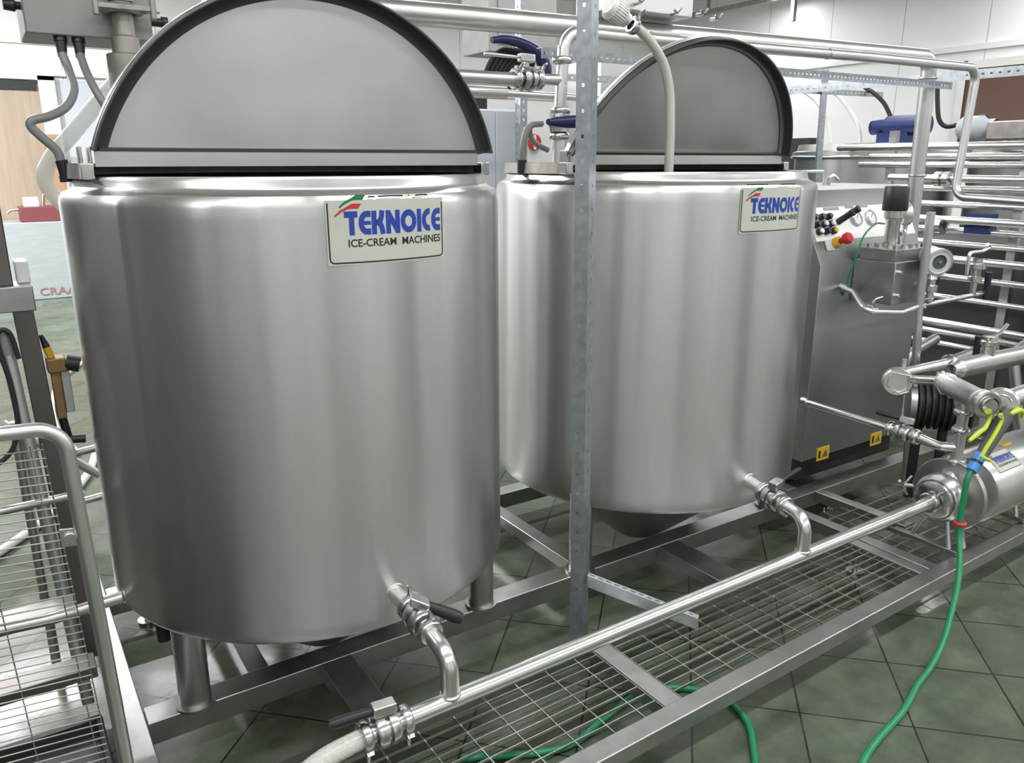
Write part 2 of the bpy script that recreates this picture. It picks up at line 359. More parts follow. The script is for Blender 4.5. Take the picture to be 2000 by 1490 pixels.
def ribbon2(mb, pts, th, f):
    q = [Vector((p[0], p[1], 0)) for p in pts]; dense = [q[0]]
    for a, b in zip(q, q[1:]):
        k = max(1, int((b - a).length / 0.012))
        for i in range(1, k + 1): dense.append(a + (b - a) * i / k)
    n = len(dense); rows = []
    for i, p in enumerate(dense):
        t = (dense[min(i + 1, n - 1)] - dense[max(i - 1, 0)]).normalized(); nn = Vector((-t.y, t.x, 0)) * th / 2
        rows.append([f(*(p + nn).xy), f(*(p - nn).xy)])
    mb.quadgrid(rows)

# ------------------------------------------------------------------ the two tanks
TY, TR = 2.34, 0.60
def lid_plane(cx, tilt, hz=1.635, hy=2.175):
    up = Vector((0, -math.sin(tilt), math.cos(tilt))); nrm = Vector((0, -math.cos(tilt), -math.sin(tilt)))   # nrm: towards the viewer
    return Vector((cx, hy, hz)), up, nrm
def make_tank(cx, label, tilt, lcx, seam=False, seed=1.0, lx=None):
    t = thing('mixing_tank', label, 'tank', (cx, TY, 0.15), 'round stainless mixing tanks on the skid')
    c = (cx, TY, 0); up = (0, 0, 1)
    sh = MB().turn(c, up, [(0.56, 0.415), (0.592, 0.412)] + [(TR, 0.425 + 1.08 * k / 36) for k in range(37)] + [(0.597, 1.52), (0.589, 1.53)], 360)
    nv = []
    for x, y, z in sh.v:
        dx, dy = x - cx, y - TY; r = math.hypot(dx, dy); a = math.atan2(dx, -dy)
        d = 0.0009 * math.sin(9 * a + seed) + 0.0006 * math.sin(17 * a + 2 * seed) * math.sin(1.3 * z + seed) + 0.00035 * math.sin(31 * a + 3 * seed)
        if seam: d += 0.0022 * math.exp(-((a + 1.02) / 0.020) ** 2) * min(1, max(0, (z - 0.74) / 0.1)); d -= 0.005 * math.exp(-((a + 1.06 + (z - 0.80) * 0.9) / 0.10) ** 2 - ((z - 0.80) / 0.16) ** 2)
        if 0.43 <= z <= 1.51 and r > 0.59: x += dx / r * d; y += dy / r * d
        nv.append((x, y, z))
    sh.v = nv; sh.build('shell', STEEL_TANK, t)
    MB().turn(c, up, [(0.589, 1.53), (0.578, 1.535), (0.568, 1.540), (0.563, 1.548), (0.561, 1.562), (0.557, 1.570), (0.549, 1.572), (0.545, 1.566), (0.545, 1.54)], 128).build('collar', STEEL_POL, t)
    MB().turn(c, up, [(0.545, 1.54), (0.545, 0.47), (0.4, 0.44), (0.001, 0.43)], 96).build('inner_wall', STEEL_DARK, t)
    MB().turn(c, up, [(0.56, 0.415), (0.50, 0.405), (0.11, 0.085), (0.09, 0.07), (0.001, 0.07)], 96).build('bottom_cone', STEEL_CAB, t)
    # fixed rear cover with its lip along the hinge line
    a0 = math.asin((2.175 - TY) / 0.568); pts = [(cx + 0.568 * math.cos(a), TY + 0.568 * math.sin(a)) for a in [a0 + (PI - 2 * a0) * k / 60 for k in range(61)]]
    r = MB(); r.prism([(x, y, 1.594) for x, y in pts], (0, 0, 0.008)); n = len(pts)
    r.quadgrid([[(x, y, 1.600) for x, y in pts], [(cx + (x - cx) * 1.006, TY + (y - TY) * 1.006, 1.565) for x, y in pts]]); r.build('rear_cover', STEEL_OLD, t)
    hb = MB().box(cx - 0.525, cx + 0.525, 2.163, 2.167, 1.594, 1.634).box(cx - 0.525, cx + 0.525, 2.163, 2.18, 1.630, 1.634).build('hinge_bar', STEEL_CAB, t)
    for sx in (-1, 1):
        x = cx + sx * 0.545
        hb_ = MB().box(x - 0.014, x + 0.014, 2.15, 2.20, 1.565, 1.602)
        if sx < 0: hb_.box(x - 0.014, x - 0.006, 2.155, 2.19, 1.602, 1.640).box(x + 0.006, x + 0.014, 2.155, 2.19, 1.602, 1.640)
        hb_.build('hinge_block', STEEL_FIT, t, bevel=0.002)
    # the raised front lid: a circle segment with a flange on its rim
    o, u, nn = lid_plane(lcx, tilt); R = 0.573; off = -0.168; ctr = o + u * off
    aa = math.asin(-off / R); arcp = [aa + (PI - 2 * aa) * k / 72 for k in range(73)]
    rim = lambda rr, a, d: ctr + Vector((1, 0, 0)) * rr * math.cos(a) + u * rr * math.sin(a) + nn * d
    lid = MB(); lid.prism([rim(R - 0.004, a, 0) for a in arcp], -nn * 0.003)
    lo = lid.build('lid', STEEL_LID, t); lo['label'] = 'raised front lid'
    MB().quadgrid([[rim(R - q_, a, d_) for a in arcp] for q_, d_ in ((0.036, 0.0008), (0.026, 0.003), (0.018, 0.008), (0.012, 0.016), (0.009, 0.026), (0.0085, 0.036))]).build('rolled_edge', RIM_REFLECT, lo)  # fillet takes its dark mirrored band from the material colour
    MB().quadgrid([[rim(R - 0.004, a, -0.004) for a in arcp], [rim(R, a, -0.003) for a in arcp], [rim(R, a, 0.038) for a in arcp], [rim(R - 0.004, a, 0.040) for a in arcp], [rim(R - 0.008, a, 0.038) for a in arcp], [rim(R - 0.008, a, 0.0) for a in arcp]]).build('flange', RIM_REFLECT, lo)
    MB().quadgrid([[rim(R + 0.0008, a, -0.006) for a in arcp], [rim(R + 0.002, a, -0.004) for a in arcp], [rim(R + 0.002, a, 0.014) for a in arcp], [rim(R + 0.0008, a, 0.015) for a in arcp]]).build('outer_edge', STEEL_POL, lo)
    MB().obox(o - u * 0.0 + nn * 0.007, (1, 0, 0), u, nn, 1.06, 0.008, 0.016).build('hinge_edge', STEEL_DARK, lo)
    if tilt > 0.2:
        MB().quadgrid([[rim(R - 0.02, a, 0.003) for a in arcp], [rim(R - 0.026, a, 0.012) for a in arcp], [rim(R - 0.032, a, 0.003) for a in arcp]]).build('stiffening_bead', STEEL_LID, lo)
    for k, ang in enumerate((-30, 90, 210)):
        a = math.radians(ang); x = lx[k] if lx else cx + 0.538 * math.cos(a); y = TY + 0.52 * math.sin(a)
        MB().cyl((x, y, 0.155), (x, y, 0.45), 0.042, seg=28).build('leg', STEEL_CAB, t)
        MB().cyl((x, y, 0.150), (x, y, 0.158), 0.055, seg=28).build('foot_plate', STEEL_FRAME, t)
    return t
def plate_on_tank(t, cx, a_left, arc_len, z0, Hh, traces):
    def f(u, v, lift):
        a = a_left + u / TR; return (cx + (TR + lift) * math.sin(a), TY - (TR + lift) * math.cos(a), z0 + v)
    nameplate(t, f, arc_len, Hh, traces)
T1X, T2X = 0.775, 2.19
tank1 = make_tank(T1X, 'large round steel tank with lid raised, nearest the camera at left', math.radians(7.3), 0.792, True, 1.0)
plate_on_tank(tank1, T1X, math.asin((0.652 - T1X) / TR), 0.312, 1.374, 0.146, [(0.10, 0.117, 0.152), (0.125, 0.190, 0.153), (0.205, 0.208, 0.153), (0.225, 0.262, 0.153)])
tank2 = make_tank(T2X, 'round steel tank behind the slotted upright, second along the skid', math.radians(20.8), 2.19, False, 2.3, (2.71, 2.19, 1.668))
plate_on_tank(tank2, T2X, math.asin((2.030 - T2X) / TR), 0.284, 1.380, 0.142, [(0.018, 0.105, 0.152), (0.165, 0.245, 0.151)])

# ------------------------------------------------------------------ skid, gratings
SK = thing('machine_skid', 'long low steel skid frame of welded square tube carrying the tanks and pump', 'frame', (2.2, 2.0, 0))
def ry(x): return 1.277 + 0.020 * (x - 1.1)
def rail(name, a, b, wd, ht): return MB().bar(a, b, wd, ht).build(name, STEEL_FRAME, SK, bevel=0.003)
rail('front_rail', (-0.5, ry(-0.5) + 0.03, 0.125), (5.0, ry(5.0) + 0.03, 0.125), 0.06, 0.05)
rail('inner_rail', (0.18, 1.70, 0.125), (2.70, 1.70, 0.125), 0.05, 0.05)
rail('tank_beam', (0.18, 2.095, 0.115), (5.0, 2.095, 0.115), 0.08, 0.07)
rail('rear_beam', (0.18, 2.86, 0.115), (5.0, 2.86, 0.115), 0.08, 0.07)
rail('end_beam', (0.148, 1.33, 0.123), (0.148, 3.2, 0.123), 0.062, 0.054)
for x, ya, yb, wd in ((1.421, 1.336, 1.68, 0.064), (0.71, 1.725, 2.055, 0.10), (2.09, 1.725, 2.055, 0.11), (2.715, 1.345, 1.70, 0.05), (2.775, 1.345, 2.055, 0.055),
                      (3.04, 1.62, 2.055, 0.05), (4.4, 1.345, 2.055, 0.05), (0.5, 2.135, 2.82, 0.06), (1.7, 2.135, 2.82, 0.06), (2.95, 2.135, 2.82, 0.06)):
    rail('cross_bar', (x, ya, 0.124), (x, yb, 0.124), wd, 0.05)
for x, y in ((2.75, 1.66), (4.3, 1.36), (3.2, 2.095), (4.5, 2.095), (0.3, 2.86), (1.5, 2.86), (3.0, 2.86)):
    MB().cyl((x, y, 0.0), (x, y, 0.012), 0.035).cyl((x, y, 0.012), (x, y, 0.10), 0.012).build('levelling_foot', STEEL_FIT, SK)

def grating(x0, x1, y0f, y1, label, ph=0.0, z=0.146):
    g = thing('floor_grating', label, 'grating', ((x0 + x1) / 2, (y0f(x0) + y1) / 2, 0.12), 'open steel gratings along the front of the skid')
    b = MB(); n = 9
    for k in range(1, n):
        q = k / n; a = (x0, y0f(x0) * (1 - q) + y1 * q, z - 0.0035); c = (x1, y0f(x1) * (1 - q) + y1 * q, z - 0.0035)
        b.bar(a, c, 0.0030, 0.007)
    b.build('bearing_bars', STEEL_MESH, g, smooth=False)
    c_ = MB(); x = x0 + ph
    while x < x1 - 0.01:
        c_.bar((x, y0f(x) + 0.002, z - 0.007), (x, y1 - 0.002, z - 0.007), 0.003, 0.005); x += 0.1087
    c_.build('cross_rods', STEEL_MESH, g, smooth=False)
    MB().bar((x0 + 0.002, y0f(x0), z - 0.006), (x0 + 0.002, y1, z - 0.006), 0.003, 0.012).build('end_bar', STEEL_FRAME, g, smooth=False); e = MB().bar((x1 - 0.002, y0f(x1), z - 0.006), (x1 - 0.002, y1, z - 0.006), 0.003, 0.012)
    e.build('end_bar', STEEL_FRAME, g, smooth=False)
fy = lambda x: ry(x) + 0.061
grating(0.182, 1.388, fy, 1.674, 'grating panel at the left end of the skid under the braided hose', 0.05)
grating(1.455, 2.689, fy, 1.674, 'middle grating panel between the two wide cross bars of the skid', 0.121)
grating(2.804, 4.374, fy, 1.90, 'grating panel under the round pump at the right end', 0.06)

# ------------------------------------------------------------------ fittings
def clamp(parent, p, ax, r, nut=(0, 0, 1), w_=0.011, m=None):
    ax, u, v = frame(ax); nut = V(nut); nut = (nut - ax * nut.dot(ax)).normalized(); m = m or STEEL_FIT; p = V(p)
    c = MB().turn(p, ax, [(r * 0.98, -w_), (r * 1.40, -w_), (r * 1.58, -w_ * 0.55), (r * 1.58, w_ * 0.55), (r * 1.40, w_), (r * 0.98, w_)], 28)
    q = p + nut * r * 1.66; sd = ax.cross(nut)
    c.obox(q, ax, sd, nut, w_ * 1.5, r * 0.75, r * 0.4)
    o = c.build('clamp', m, parent)
    n = MB().cyl(q - sd * r * 0.5, q + sd * r * 0.85, 0.0045, seg=8); k = q + sd * r * 0.75
    for s in (-1, 1): n.tube([k, k + nut * 0.016 * s + sd * 0.006, k + nut * 0.024 * s + sd * 0.016], 0.004, 8, radii=[0.006, 0.005, 0.003])
    n.build('wing_nut', m, o)
    return o
def valve(name, label, p, ax, r, lever, leverlen, hm, group=None, nut=(0, 0, -1), L=0.075, lever_up=0.03, grip_r=0.011, stem_ax=None):
    # butterfly valve: flanged body between two clamps, stem block and lever
    ax = V(ax).normalized(); p = V(p); t = thing(name, label, 'valve', p, group)
    MB().turn(p, ax, [(r, -L), (r * 1.02, -L * 0.6), (r * 1.6, -L * 0.55), (r * 1.8, -L * 0.42), (r * 1.8, -L * 0.12), (r * 1.4, -L * 0.08), (r * 1.4, L * 0.05), (r * 1.8, L * 0.1), (r * 1.8, L * 0.42), (r * 1.6, L * 0.55), (r * 1.02, L * 0.6), (r, L)], 28).build('body', STEEL_FIT, t)
    clamp(t, p - ax * L, ax, r, nut); clamp(t, p + ax * L, ax, r, nut)
    s = V(stem_ax or (0, 0, 1)); s = (s - ax * s.dot(ax)).normalized(); ld = V(lever).normalized()
    MB().cyl(p + s * r, p + s * (r * 1.6 + lever_up), 0.009).obox(p + s * (r * 1.6 + lever_up), ld, s.cross(ld), s, 0.055, 0.032, 0.026).build('stem_block', STEEL_FIT, t, bevel=0.003)
    a = p + s * (r * 1.6 + lever_up) + ld * 0.02; b = a + ld * leverlen
    h = MB().tube([a, a + ld * 0.03, b - ld * 0.02, b], 0.01, 14, radii=[grip_r * 0.7, grip_r * 0.95, grip_r * 1.1, grip_r * 0.9]).build('lever_grip', hm, t)
    return t

# valve and elbow of tank one
valve('butterfly_valve', 'butterfly valve with black lever at the foot of the nearest tank', (T1X, 1.60, 0.500), (0, -1, -0.12), 0.0215, (0.80, -0.35, -0.48), 0.095, BLACK, 'butterfly valves', nut=(0.4, 0, 1), L=0.055, grip_r=0.0155, lever_up=0.015)
MB().cyl((T1X, 1.76, 0.505), (T1X, 1.655, 0.505), 0.0225).ring((T1X, 1.742, 0.505), (0, 1, 0), 0.024, 0.005).build('outlet_stub', STEEL_POL, tank1)
valve('butterfly_valve', 'butterfly valve with thin black lever at the foot of the second tank', (2.125, 1.605, 0.495), (-0.22, -1, -0.06), 0.0215, (1.0, 0.2, 0.05), 0.15, BLACK, 'butterfly valves', nut=(0.3, 0, -1), L=0.055, grip_r=0.008, lever_up=0.02)
MB().cyl((2.16, 1.76, 0.505), (2.14, 1.66, 0.50), 0.0225).ring((2.158, 1.742, 0.505), (0.1, 1, 0), 0.024, 0.005).build('outlet_stub', STEEL_POL, tank2)

# ------------------------------------------------------------------ long suction pipe with its two risers
PZ, PY = 0.352, 1.45
SP = thing('suction_pipe', 'long bright steel pipe running low in front of both tanks', 'pipe', (1.7, PY, PZ))
MB().cyl((0.66, PY, 0.358), (2.86, PY, 0.362), 0.0222, seg=24).build('main_tube', STEEL_POL, SP)
MB().tube(fillet([(T1X, 1.545, 0.492), (T1X, PY, 0.478), (T1X + 0.001, PY, 0.36)], 0.06, 12), 0.0222, 24).ring((T1X, PY, 0.376), (0, 0, 1), 0.0228, 0.004).build('riser_tube', STEEL_POL, SP)
MB().tube(fillet([(2.112, 1.55, 0.492), (2.09, PY, 0.488), (2.09, PY, 0.36)], 0.06, 12), 0.0222, 24).ring((2.09, PY, 0.378), (0, 0, 1), 0.0228, 0.004).build('riser_tube', STEEL_POL, SP)
valve('butterfly_valve', 'butterfly valve with black lever where braided hose joins long pipe', (0.605, PY, 0.356), (1, 0, 0.02), 0.023, (-1.0, 0.1, 0.0), 0.105, BLACK, 'butterfly valves', nut=(0, -0.6, -0.8), L=0.05, lever_up=0.018, grip_r=0.013)
BH = thing('braided_hose', 'clear braided hose leaving the near end of the long pipe', 'hose', (0.3, 1.42, 0.0))
MB().tube(spline([(0.555, PY, 0.353), (0.52, PY, 0.351), (0.44, 1.445, 0.340), (0.34, 1.425, 0.305), (0.22, 1.38, 0.25), (0.06, 1.28, 0.21), (-0.15, 1.12, 0.12), (-0.5, 0.9, 0.025)], 8), 0.0225, 20).build('tube_wall', BRAIDHOSE, BH)
br = MB(); hp = spline([(0.52, PY, 0.351), (0.44, 1.445, 0.340), (0.34, 1.425, 0.305), (0.22, 1.38, 0.25), (0.06, 1.28, 0.21)], 12)
for s in (-1, 1):
    for k in range(6):
        path = []
        for i, q in enumerate(hp):
            t_ = (hp[min(i + 1, len(hp) - 1)] - hp[max(i - 1, 0)]); _, u_, v_ = frame(t_); a = s * i * 0.62 + k * PI / 3
            path.append(q + (u_ * math.cos(a) + v_ * math.sin(a)) * 0.0226)
        br.tube(path, 0.0007, 4, False)
br.build('braid', WHITEP, BH)

# ------------------------------------------------------------------ slotted upright and its foot brace
def slotted(name, parent, a, b, w1, w2, d1, d2, pitch=0.025, hole=0.0045, mt=None, th=0.0022, asp=1.8, holes1=True, holes2=True):
    """L section from a to b with real holes punched through both flanges; flanges go along d1 (width w1) and d2 (width w2)"""
    a = V(a); b = V(b); d = (b - a); n = d.normalized(); m_ = MB(); first = True
    for dd, ww, hh in ((V(d1).normalized(), w1, holes1), (V(d2).normalized(), w2, holes2)):
        cols = [0, ww / 2 - hole / 2, ww / 2 + hole / 2, ww]; k = pitch * 0.5; rows = [0.0]
        while k < d.length - pitch * 0.5:
            rows += [k - hole * asp / 2, k + hole * asp / 2]; k += pitch
        rows.append(d.length); base = len(m_.v)
        for r in rows:
            for c in cols: m_.v.append(tuple(a + n * r + dd * c))
        for i in range(len(rows) - 1):
            for j in range(3):
                if hh and i % 2 == 1 and j == 1: continue
                q = base + i * 4 + j; m_.f.append((q, q + 1, q + 5, q + 4))
    o = m_.build(name, mt or GALV, parent, smooth=False)
    sm = o.modifiers.new('thickness', 'SOLIDIFY'); sm.thickness = th; sm.offset = 0
    return o
UP = thing('slotted_upright', 'tall galvanised slotted angle post standing between the two tanks', 'post', (1.46, 1.83, 0))
slotted('upright_angle', UP, (1.482, 1.83, 0.006), (1.458, 1.83, 2.75), 0.041, 0.070, (-0.579, 0.816, 0), (0.815, 0.579, 0), 0.068, 0.008, asp=1.3)
slotted('foot_brace', UP, (1.500, 1.83, 0.290), (1.735, 1.555, 0.192), 0.042, 0.022, (0.1, 0, -1), (0.78, 0.62, 0), 0.028, 0.006, mt=GALVB, asp=2.6, holes1=False)
MB().box(1.41, 1.52, 1.79, 1.89, 0, 0.006).build('foot_plate', GALV, UP)

# ------------------------------------------------------------------ overhead pipes
BP = thing('overhead_pipe', 'thick steel pipe crossing above both tanks and dropping at the right', 'pipe', (2.6, 2.5, 2.08))
MB().tube(fillet([(0.62, 2.5, 2.05), (1.445, 2.5, 2.070), (4.25, 2.5, 2.125), (4.30, 2.5, 0.10)], 0.07, 10), 0.039, 28).build('main_tube', STEEL_PIPE, BP)
MB().ring((4.252, 2.5, 2.02), (0, 0, 1), 0.041, 0.006).ring((4.27, 2.5, 1.53), (0, 0, 1), 0.041, 0.006).build('weld_band', STEEL_FIT, BP)
SPi = thing('overhead_pipe', 'thinner steel pipe rising from the second tank and running right overhead', 'pipe', (2.6, 2.35, 2.04))
MB().tube(fillet([(1.745, 2.35, 1.57), (1.75, 2.35, 1.80), (1.765, 2.35, 2.035), (2.0, 2.35, 2.035), (3.511, 2.35, 2.062), (4.44, 2.35, 2.070), (4.39, 2.35, 1.42), (4.39, 0.9, 1.37)], 0.07, 10), 0.0215, 24).build('main_tube', STEEL_PIPE, SPi)
for z in (1.94, 1.775, 1.69):
    clamp(SPi, (1.75 + (z - 1.75) * 0.03, 2.35, z), (0, 0, 1), 0.023, (1, 0.2, 0))
for x in (2.16, 3.2): MB().ring((x, 2.35, 2.038 + (x - 2.16) * 0.018), (1, 0, 0.01), 0.022, 0.003).build('weld_band', STEEL_FIT, SPi)
hv = thing('butterfly_valve', 'valve with wide navy blue handle on the pipe dropping into second tank', 'valve', (1.745, 2.35, 1.735), 'butterfly valves')
MB().turn((1.745, 2.35, 1.735), (0, 0, 1), [(0.0225, -0.035), (0.034, -0.03), (0.036, -0.01), (0.036, 0.012), (0.034, 0.03), (0.0225, 0.035)], 24).build('body', STEEL_FIT, hv)
MB().tube([(1.67, 2.31, 1.735), (1.70, 2.315, 1.736), (1.76, 2.31, 1.738), (1.86, 2.29, 1.742), (1.88, 2.285, 1.742)], 0.02, 14, radii=[0.010, 0.016, 0.022, 0.027, 0.02]).build('lever_grip', BLUE, hv)
BR2 = thing('branch_pipe', 'short steel branch pipe entering the riser from the left behind first lid', 'pipe', (1.5, 2.35, 1.87))
MB().cyl((0.9, 2.35, 1.862), (1.56, 2.35, 1.868), 0.0225, seg=24).cyl((1.66, 2.35, 1.874), (1.745, 2.35, 1.877), 0.0185, seg=20).build('main_tube', STEEL_PIPE, BR2)
valve('butterfly_valve', 'clamped valve with thin steel lever on the branch pipe behind first lid', (1.61, 2.35, 1.872), (1, 0, 0.03), 0.0225, (-0.95, 0.2, 0.05), 0.13, STEEL_LID, 'butterfly valves', nut=(0, -0.4, 1), L=0.045, lever_up=0.03, grip_r=0.006)
MB().cyl((0.6, 2.62, 1.846), (1.70, 2.62, 1.85), 0.0225, seg=20).cyl((1.70, 2.62, 1.85), (3.0, 2.62, 1.84), 0.013, seg=14).build('rear_pipe', STEEL_PIPE, BR2)

# rack of slotted angle holding the overhead pipes
RK = thing('pipe_rack', 'galvanised slotted angle rack holding up the overhead pipes', 'rack', (3.6, 2.34, 0))
slotted('rack_beam', RK, (1.72, 2.42, 1.987), (4.35, 2.42, 2.0), 0.035, 0.03, (0, 0, -1), (0, 1, 0), 0.028, 0.007)
slotted('rack_beam', RK, (4.7, 0.9, 2.085), (4.7, 4.4, 2.095), 0.05, 0.05, (0, 0, -1), (1, 0, 0.0), 0.045, 0.009)
slotted('rack_beam', RK, (2.9, 3.95, 2.10), (6.2, 4.0, 2.14), 0.04, 0.03, (0, 0, -1), (0, 1, 0), 0.05, 0.008)
slotted('rack_post', RK, (5.40, 3.95, 0), (5.40, 4.0, 2.26), 0.05, 0.045, (0.8, -0.6, 0), (-0.6, -0.8, 0), 0.05, 0.010, holes1=False)

# ------------------------------------------------------------------ silicone hose with white cap dropping into the second tank
SH = thing('filling_hose', 'milky hose hanging from a ribbed white cap into the second tank', 'hose', (1.93, 1.98, 1.5))
MB().tube(spline([(1.768, 2.0, 2.002), (1.80, 2.0, 1.99), (1.85, 2.0, 1.955), (1.900, 2.0, 1.90), (1.930, 2.0, 1.82), (1.940, 2.0, 1.72), (1.943, 2.0, 1.62), (1.945, 2.0, 1.35)], 8), 0.0155, 18).build('tube_wall', SILHOSE, SH)
cp = MB().turn((1.655, 1.99, 2.052), (0.92, 0.05, -0.38), [(0.0, 0), (0.024, 0.0), (0.034, 0.012), (0.036, 0.03), (0.033, 0.06), (0.02, 0.075), (0.018, 0.09)], 28).build('cap', WHITEP, SH)
rb = MB()
for k in range(28):
    ax, u_, v_ = frame((0.92, 0.05, -0.38)); a = 2 * PI * k / 28; q = Vector((1.655, 1.99, 2.052)) + (u_ * math.cos(a) + v_ * math.sin(a)) * 0.0355
    rb.tube([q + ax * 0.012, q + ax * 0.055], 0.0016, 5)
rb.build('ribs', WHITEP, cp)
clamp(SH, (1.765, 2.0, 2.003), (0.9, 0, -0.4), 0.016, (0, 0, 1))
MB().cyl((1.70, 2.0, 2.05), (1.70, 2.0, 2.14), 0.008).obox((1.70, 2.0, 2.14), (1, 0.3, 0), (0, 1, 0), (0, 0, 1), 0.09, 0.018, 0.014).build('stem_handle', BLACK, SH, bevel=0.002)
MB().ball((1.655, 2.0, 2.095), 0.013).build('red_knob', RED, SH)
# metal box standing above the overhead pipes
BX = thing('steel_box', 'plain pale steel box sitting on the overhead pipes', 'box', (2.2, 2.5, 2.1))
MB().box(2.02, 2.42, 2.40, 2.62, 2.138, 2.36).build('casing', STEEL_LID, BX, bevel=0.004)
for x, z in ((2.12, 2.16), (2.30, 2.14), (2.44, 2.15), (2.52, 2.14)):
    MB().cyl((x, 2.37, z), (x + 0.01, 2.41, z + 0.004), 0.007, seg=8).tube([(x - 0.02, 2.36, z + 0.01), (x, 2.36, z), (x + 0.02, 2.36, z + 0.02)], 0.004, 6).build('wing_nut', STEEL_FIT, BX)

# ------------------------------------------------------------------ left: junction box, cables, agitator column
JB = thing('junction_box', 'grey steel box with cable glands above the first tank at top left', 'box', (0.33, 2.62, 2.0))
MB().box(0.175, 0.485, 2.56, 2.78, 1.93, 2.22).build('casing', GREYBOX, JB, bevel=0.004)
MB().tube([(0.18, 2.6, 2.0), (0.165, 2.6, 2.0), (0.16, 2.6, 2.0), (0.135, 2.6, 2.0)], 0.012, 12, radii=[0.010, 0.010, 0.016, 0.013]).build('side_knob', BLACK, JB)
MB().cyl((0.485, 2.58, 1.985), (0.515, 2.58, 1.985), 0.012).cyl((0.515, 2.58, 1.985), (0.53, 2.58, 1.985), 0.017).build('side_knob', BLACK, JB)
for x in (0.255, 0.298): MB().cyl((x, 2.585, 1.935), (x, 2.58, 1.915), 0.0165).cyl((x, 2.58, 1.915), (x - 0.002, 2.572, 1.878), 0.0145, 0.011).build('cable_gland', BLACK, JB)
CB = thing('grey_conduit', 'grey conduit looping from the junction box down to first tank', 'cable', (0.2, 2.45, 1.58), 'grey conduits entering the tanks')
MB().tube(spline([(0.253, 2.57, 1.885), (0.262, 2.55, 1.84), (0.262, 2.50, 1.79), (0.235, 2.46, 1.745), (0.19, 2.42, 1.718), (0.150, 2.40, 1.706), (0.145, 2.40, 1.69), (0.165, 2.40, 1.665), (0.192, 2.40, 1.635), (0.200, 2.40, 1.605)], 8), 0.0112, 16).build('sheath', GREYCABLE, CB)
MB().cyl((0.200, 2.40, 1.61), (0.206, 2.40, 1.570), 0.0145).cyl((0.206, 2.40, 1.572), (0.207, 2.40, 1.556), 0.019, seg=6).build('gland', BLACK, CB)
CB2 = thing('grey_conduit', 'straight grey conduit dropping behind the first raised lid', 'cable', (0.31, 2.5, 1.7), 'grey conduits entering the tanks')
MB().tube(spline([(0.296, 2.57, 1.885), (0.302, 2.54, 1.84), (0.318, 2.50, 1.78), (0.36, 2.48, 1.68), (0.37, 2.48, 1.60)], 8), 0.0105, 16).build('sheath', GREYCABLE, CB2)
CB3 = thing('grey_conduit', 'thin grey conduit arching onto the left shoulder of second tank', 'cable', (1.64, 2.35, 1.57), 'grey conduits entering the tanks')
MB().tube(spline([(1.625, 2.40, 1.60), (1.628, 2.40, 1.65), (1.640, 2.40, 1.70), (1.665, 2.40, 1.728), (1.72, 2.42, 1.735)], 8), 0.012, 14).build('sheath', GREYCABLE, CB3)
MB().cyl((1.625, 2.40, 1.61), (1.624, 2.40, 1.560), 0.017).build('gland', BLACK, CB3)
CB4 = thing('black_cable', 'short black cable hooked down beside the second tank riser', 'cable', (1.7, 2.45, 1.62))
MB().tube(spline([(1.668, 2.42, 1.725), (1.675, 2.42, 1.69), (1.70, 2.42, 1.665), (1.75, 2.42, 1.645)], 8), 0.010, 12).build('sheath', GREYCABLE, CB4)
AG = thing('agitator_column', 'old steel clamp joined column rising behind the first raised lid', 'column', (0.39, 2.6, 1.6))
MB().turn((0.405, 2.52, 0), (0, 0, 1), [(0.052, 1.60), (0.052, 1.885), (0.048, 1.888), (0.036, 1.89), (0.035, 1.93), (0.027, 1.935), (0.026, 2.02)], 28).cyl((0.405, 2.52, 2.02), (0.405, 2.52, 2.5), 0.031).build('column_tube', STEEL_OLD, AG)
clamp(AG, (0.405, 2.52, 2.0), (0, 0, 1), 0.036, (1, -0.6, 0), m=STEEL_OLD)
MB().obox((0.405, 2.475, 2.0), (1, 0, 0), (0, 1, 0), (0, 0, 1), 0.14, 0.016, 0.014).cyl((0.335, 2.47, 1.975), (0.335, 2.47, 2.03), 0.008).cyl((0.475, 2.47, 1.975), (0.475, 2.47, 2.03), 0.008).build('clamp_bar', STEEL_OLD, AG, bevel=0.002)
TH = thing('translucent_hose', 'thick pale translucent hose sagging behind left side of the first tank', 'hose', (0.2, 3.2, 1.4))
MB().tube(spline([(0.55, 3.1, 1.95), (0.46, 3.1, 1.87), (0.392, 3.1, 1.798), (0.30, 3.1, 1.696), (0.225, 3.1, 1.61), (0.205, 3.1, 1.54), (0.26, 3.1, 1.45), (0.38, 3.1, 1.3), (0.45, 3.1, 0.8), (0.5, 3.15, 0.1), (0.8, 3.2, 0.03)], 8), 0.026, 20).build('tube_wall', CLEARHOSE, TH)

# ------------------------------------------------------------------ left: guard hoop with wire panel, posts, tubes
GH = thing('guard_panel', 'tube hoop guard with wire panel at the left edge', 'guard', (0.06, 1.5, 0))
MB().tube(fillet([(-0.8, 1.62, 1.20), (-0.022, 1.5, 1.172), (0.068, 1.497, 1.168), (0.085, 1.5, 0.472), (0.10, 1.5, 0.0)], 0.05, 14), 0.0128, 20).build('hoop_tube', STEEL_PIPE, GH)
wp = MB()
dirx = Vector((-1, 0.10, 0.03)).normalized()
for k in range(44):
    z = 1.130 - k * 0.0155
    x = 0.024 + (1.13 - z) * 0.036
    wp.tube([(x + 0.012, 1.508, z), Vector((x, 1.508, z)) + dirx * 0.6], 0.0013, 6)
for dx in (0.012, -0.006, -0.10, -0.2):
    wp.tube([(0.022 + dx, 1.511 - dx * 0.1, 1.14), (0.022 + dx + 0.027, 1.511 - dx * 0.1, 0.40)], 0.0013, 6)
wp.build('wire_panel', STEEL_OLD, GH)
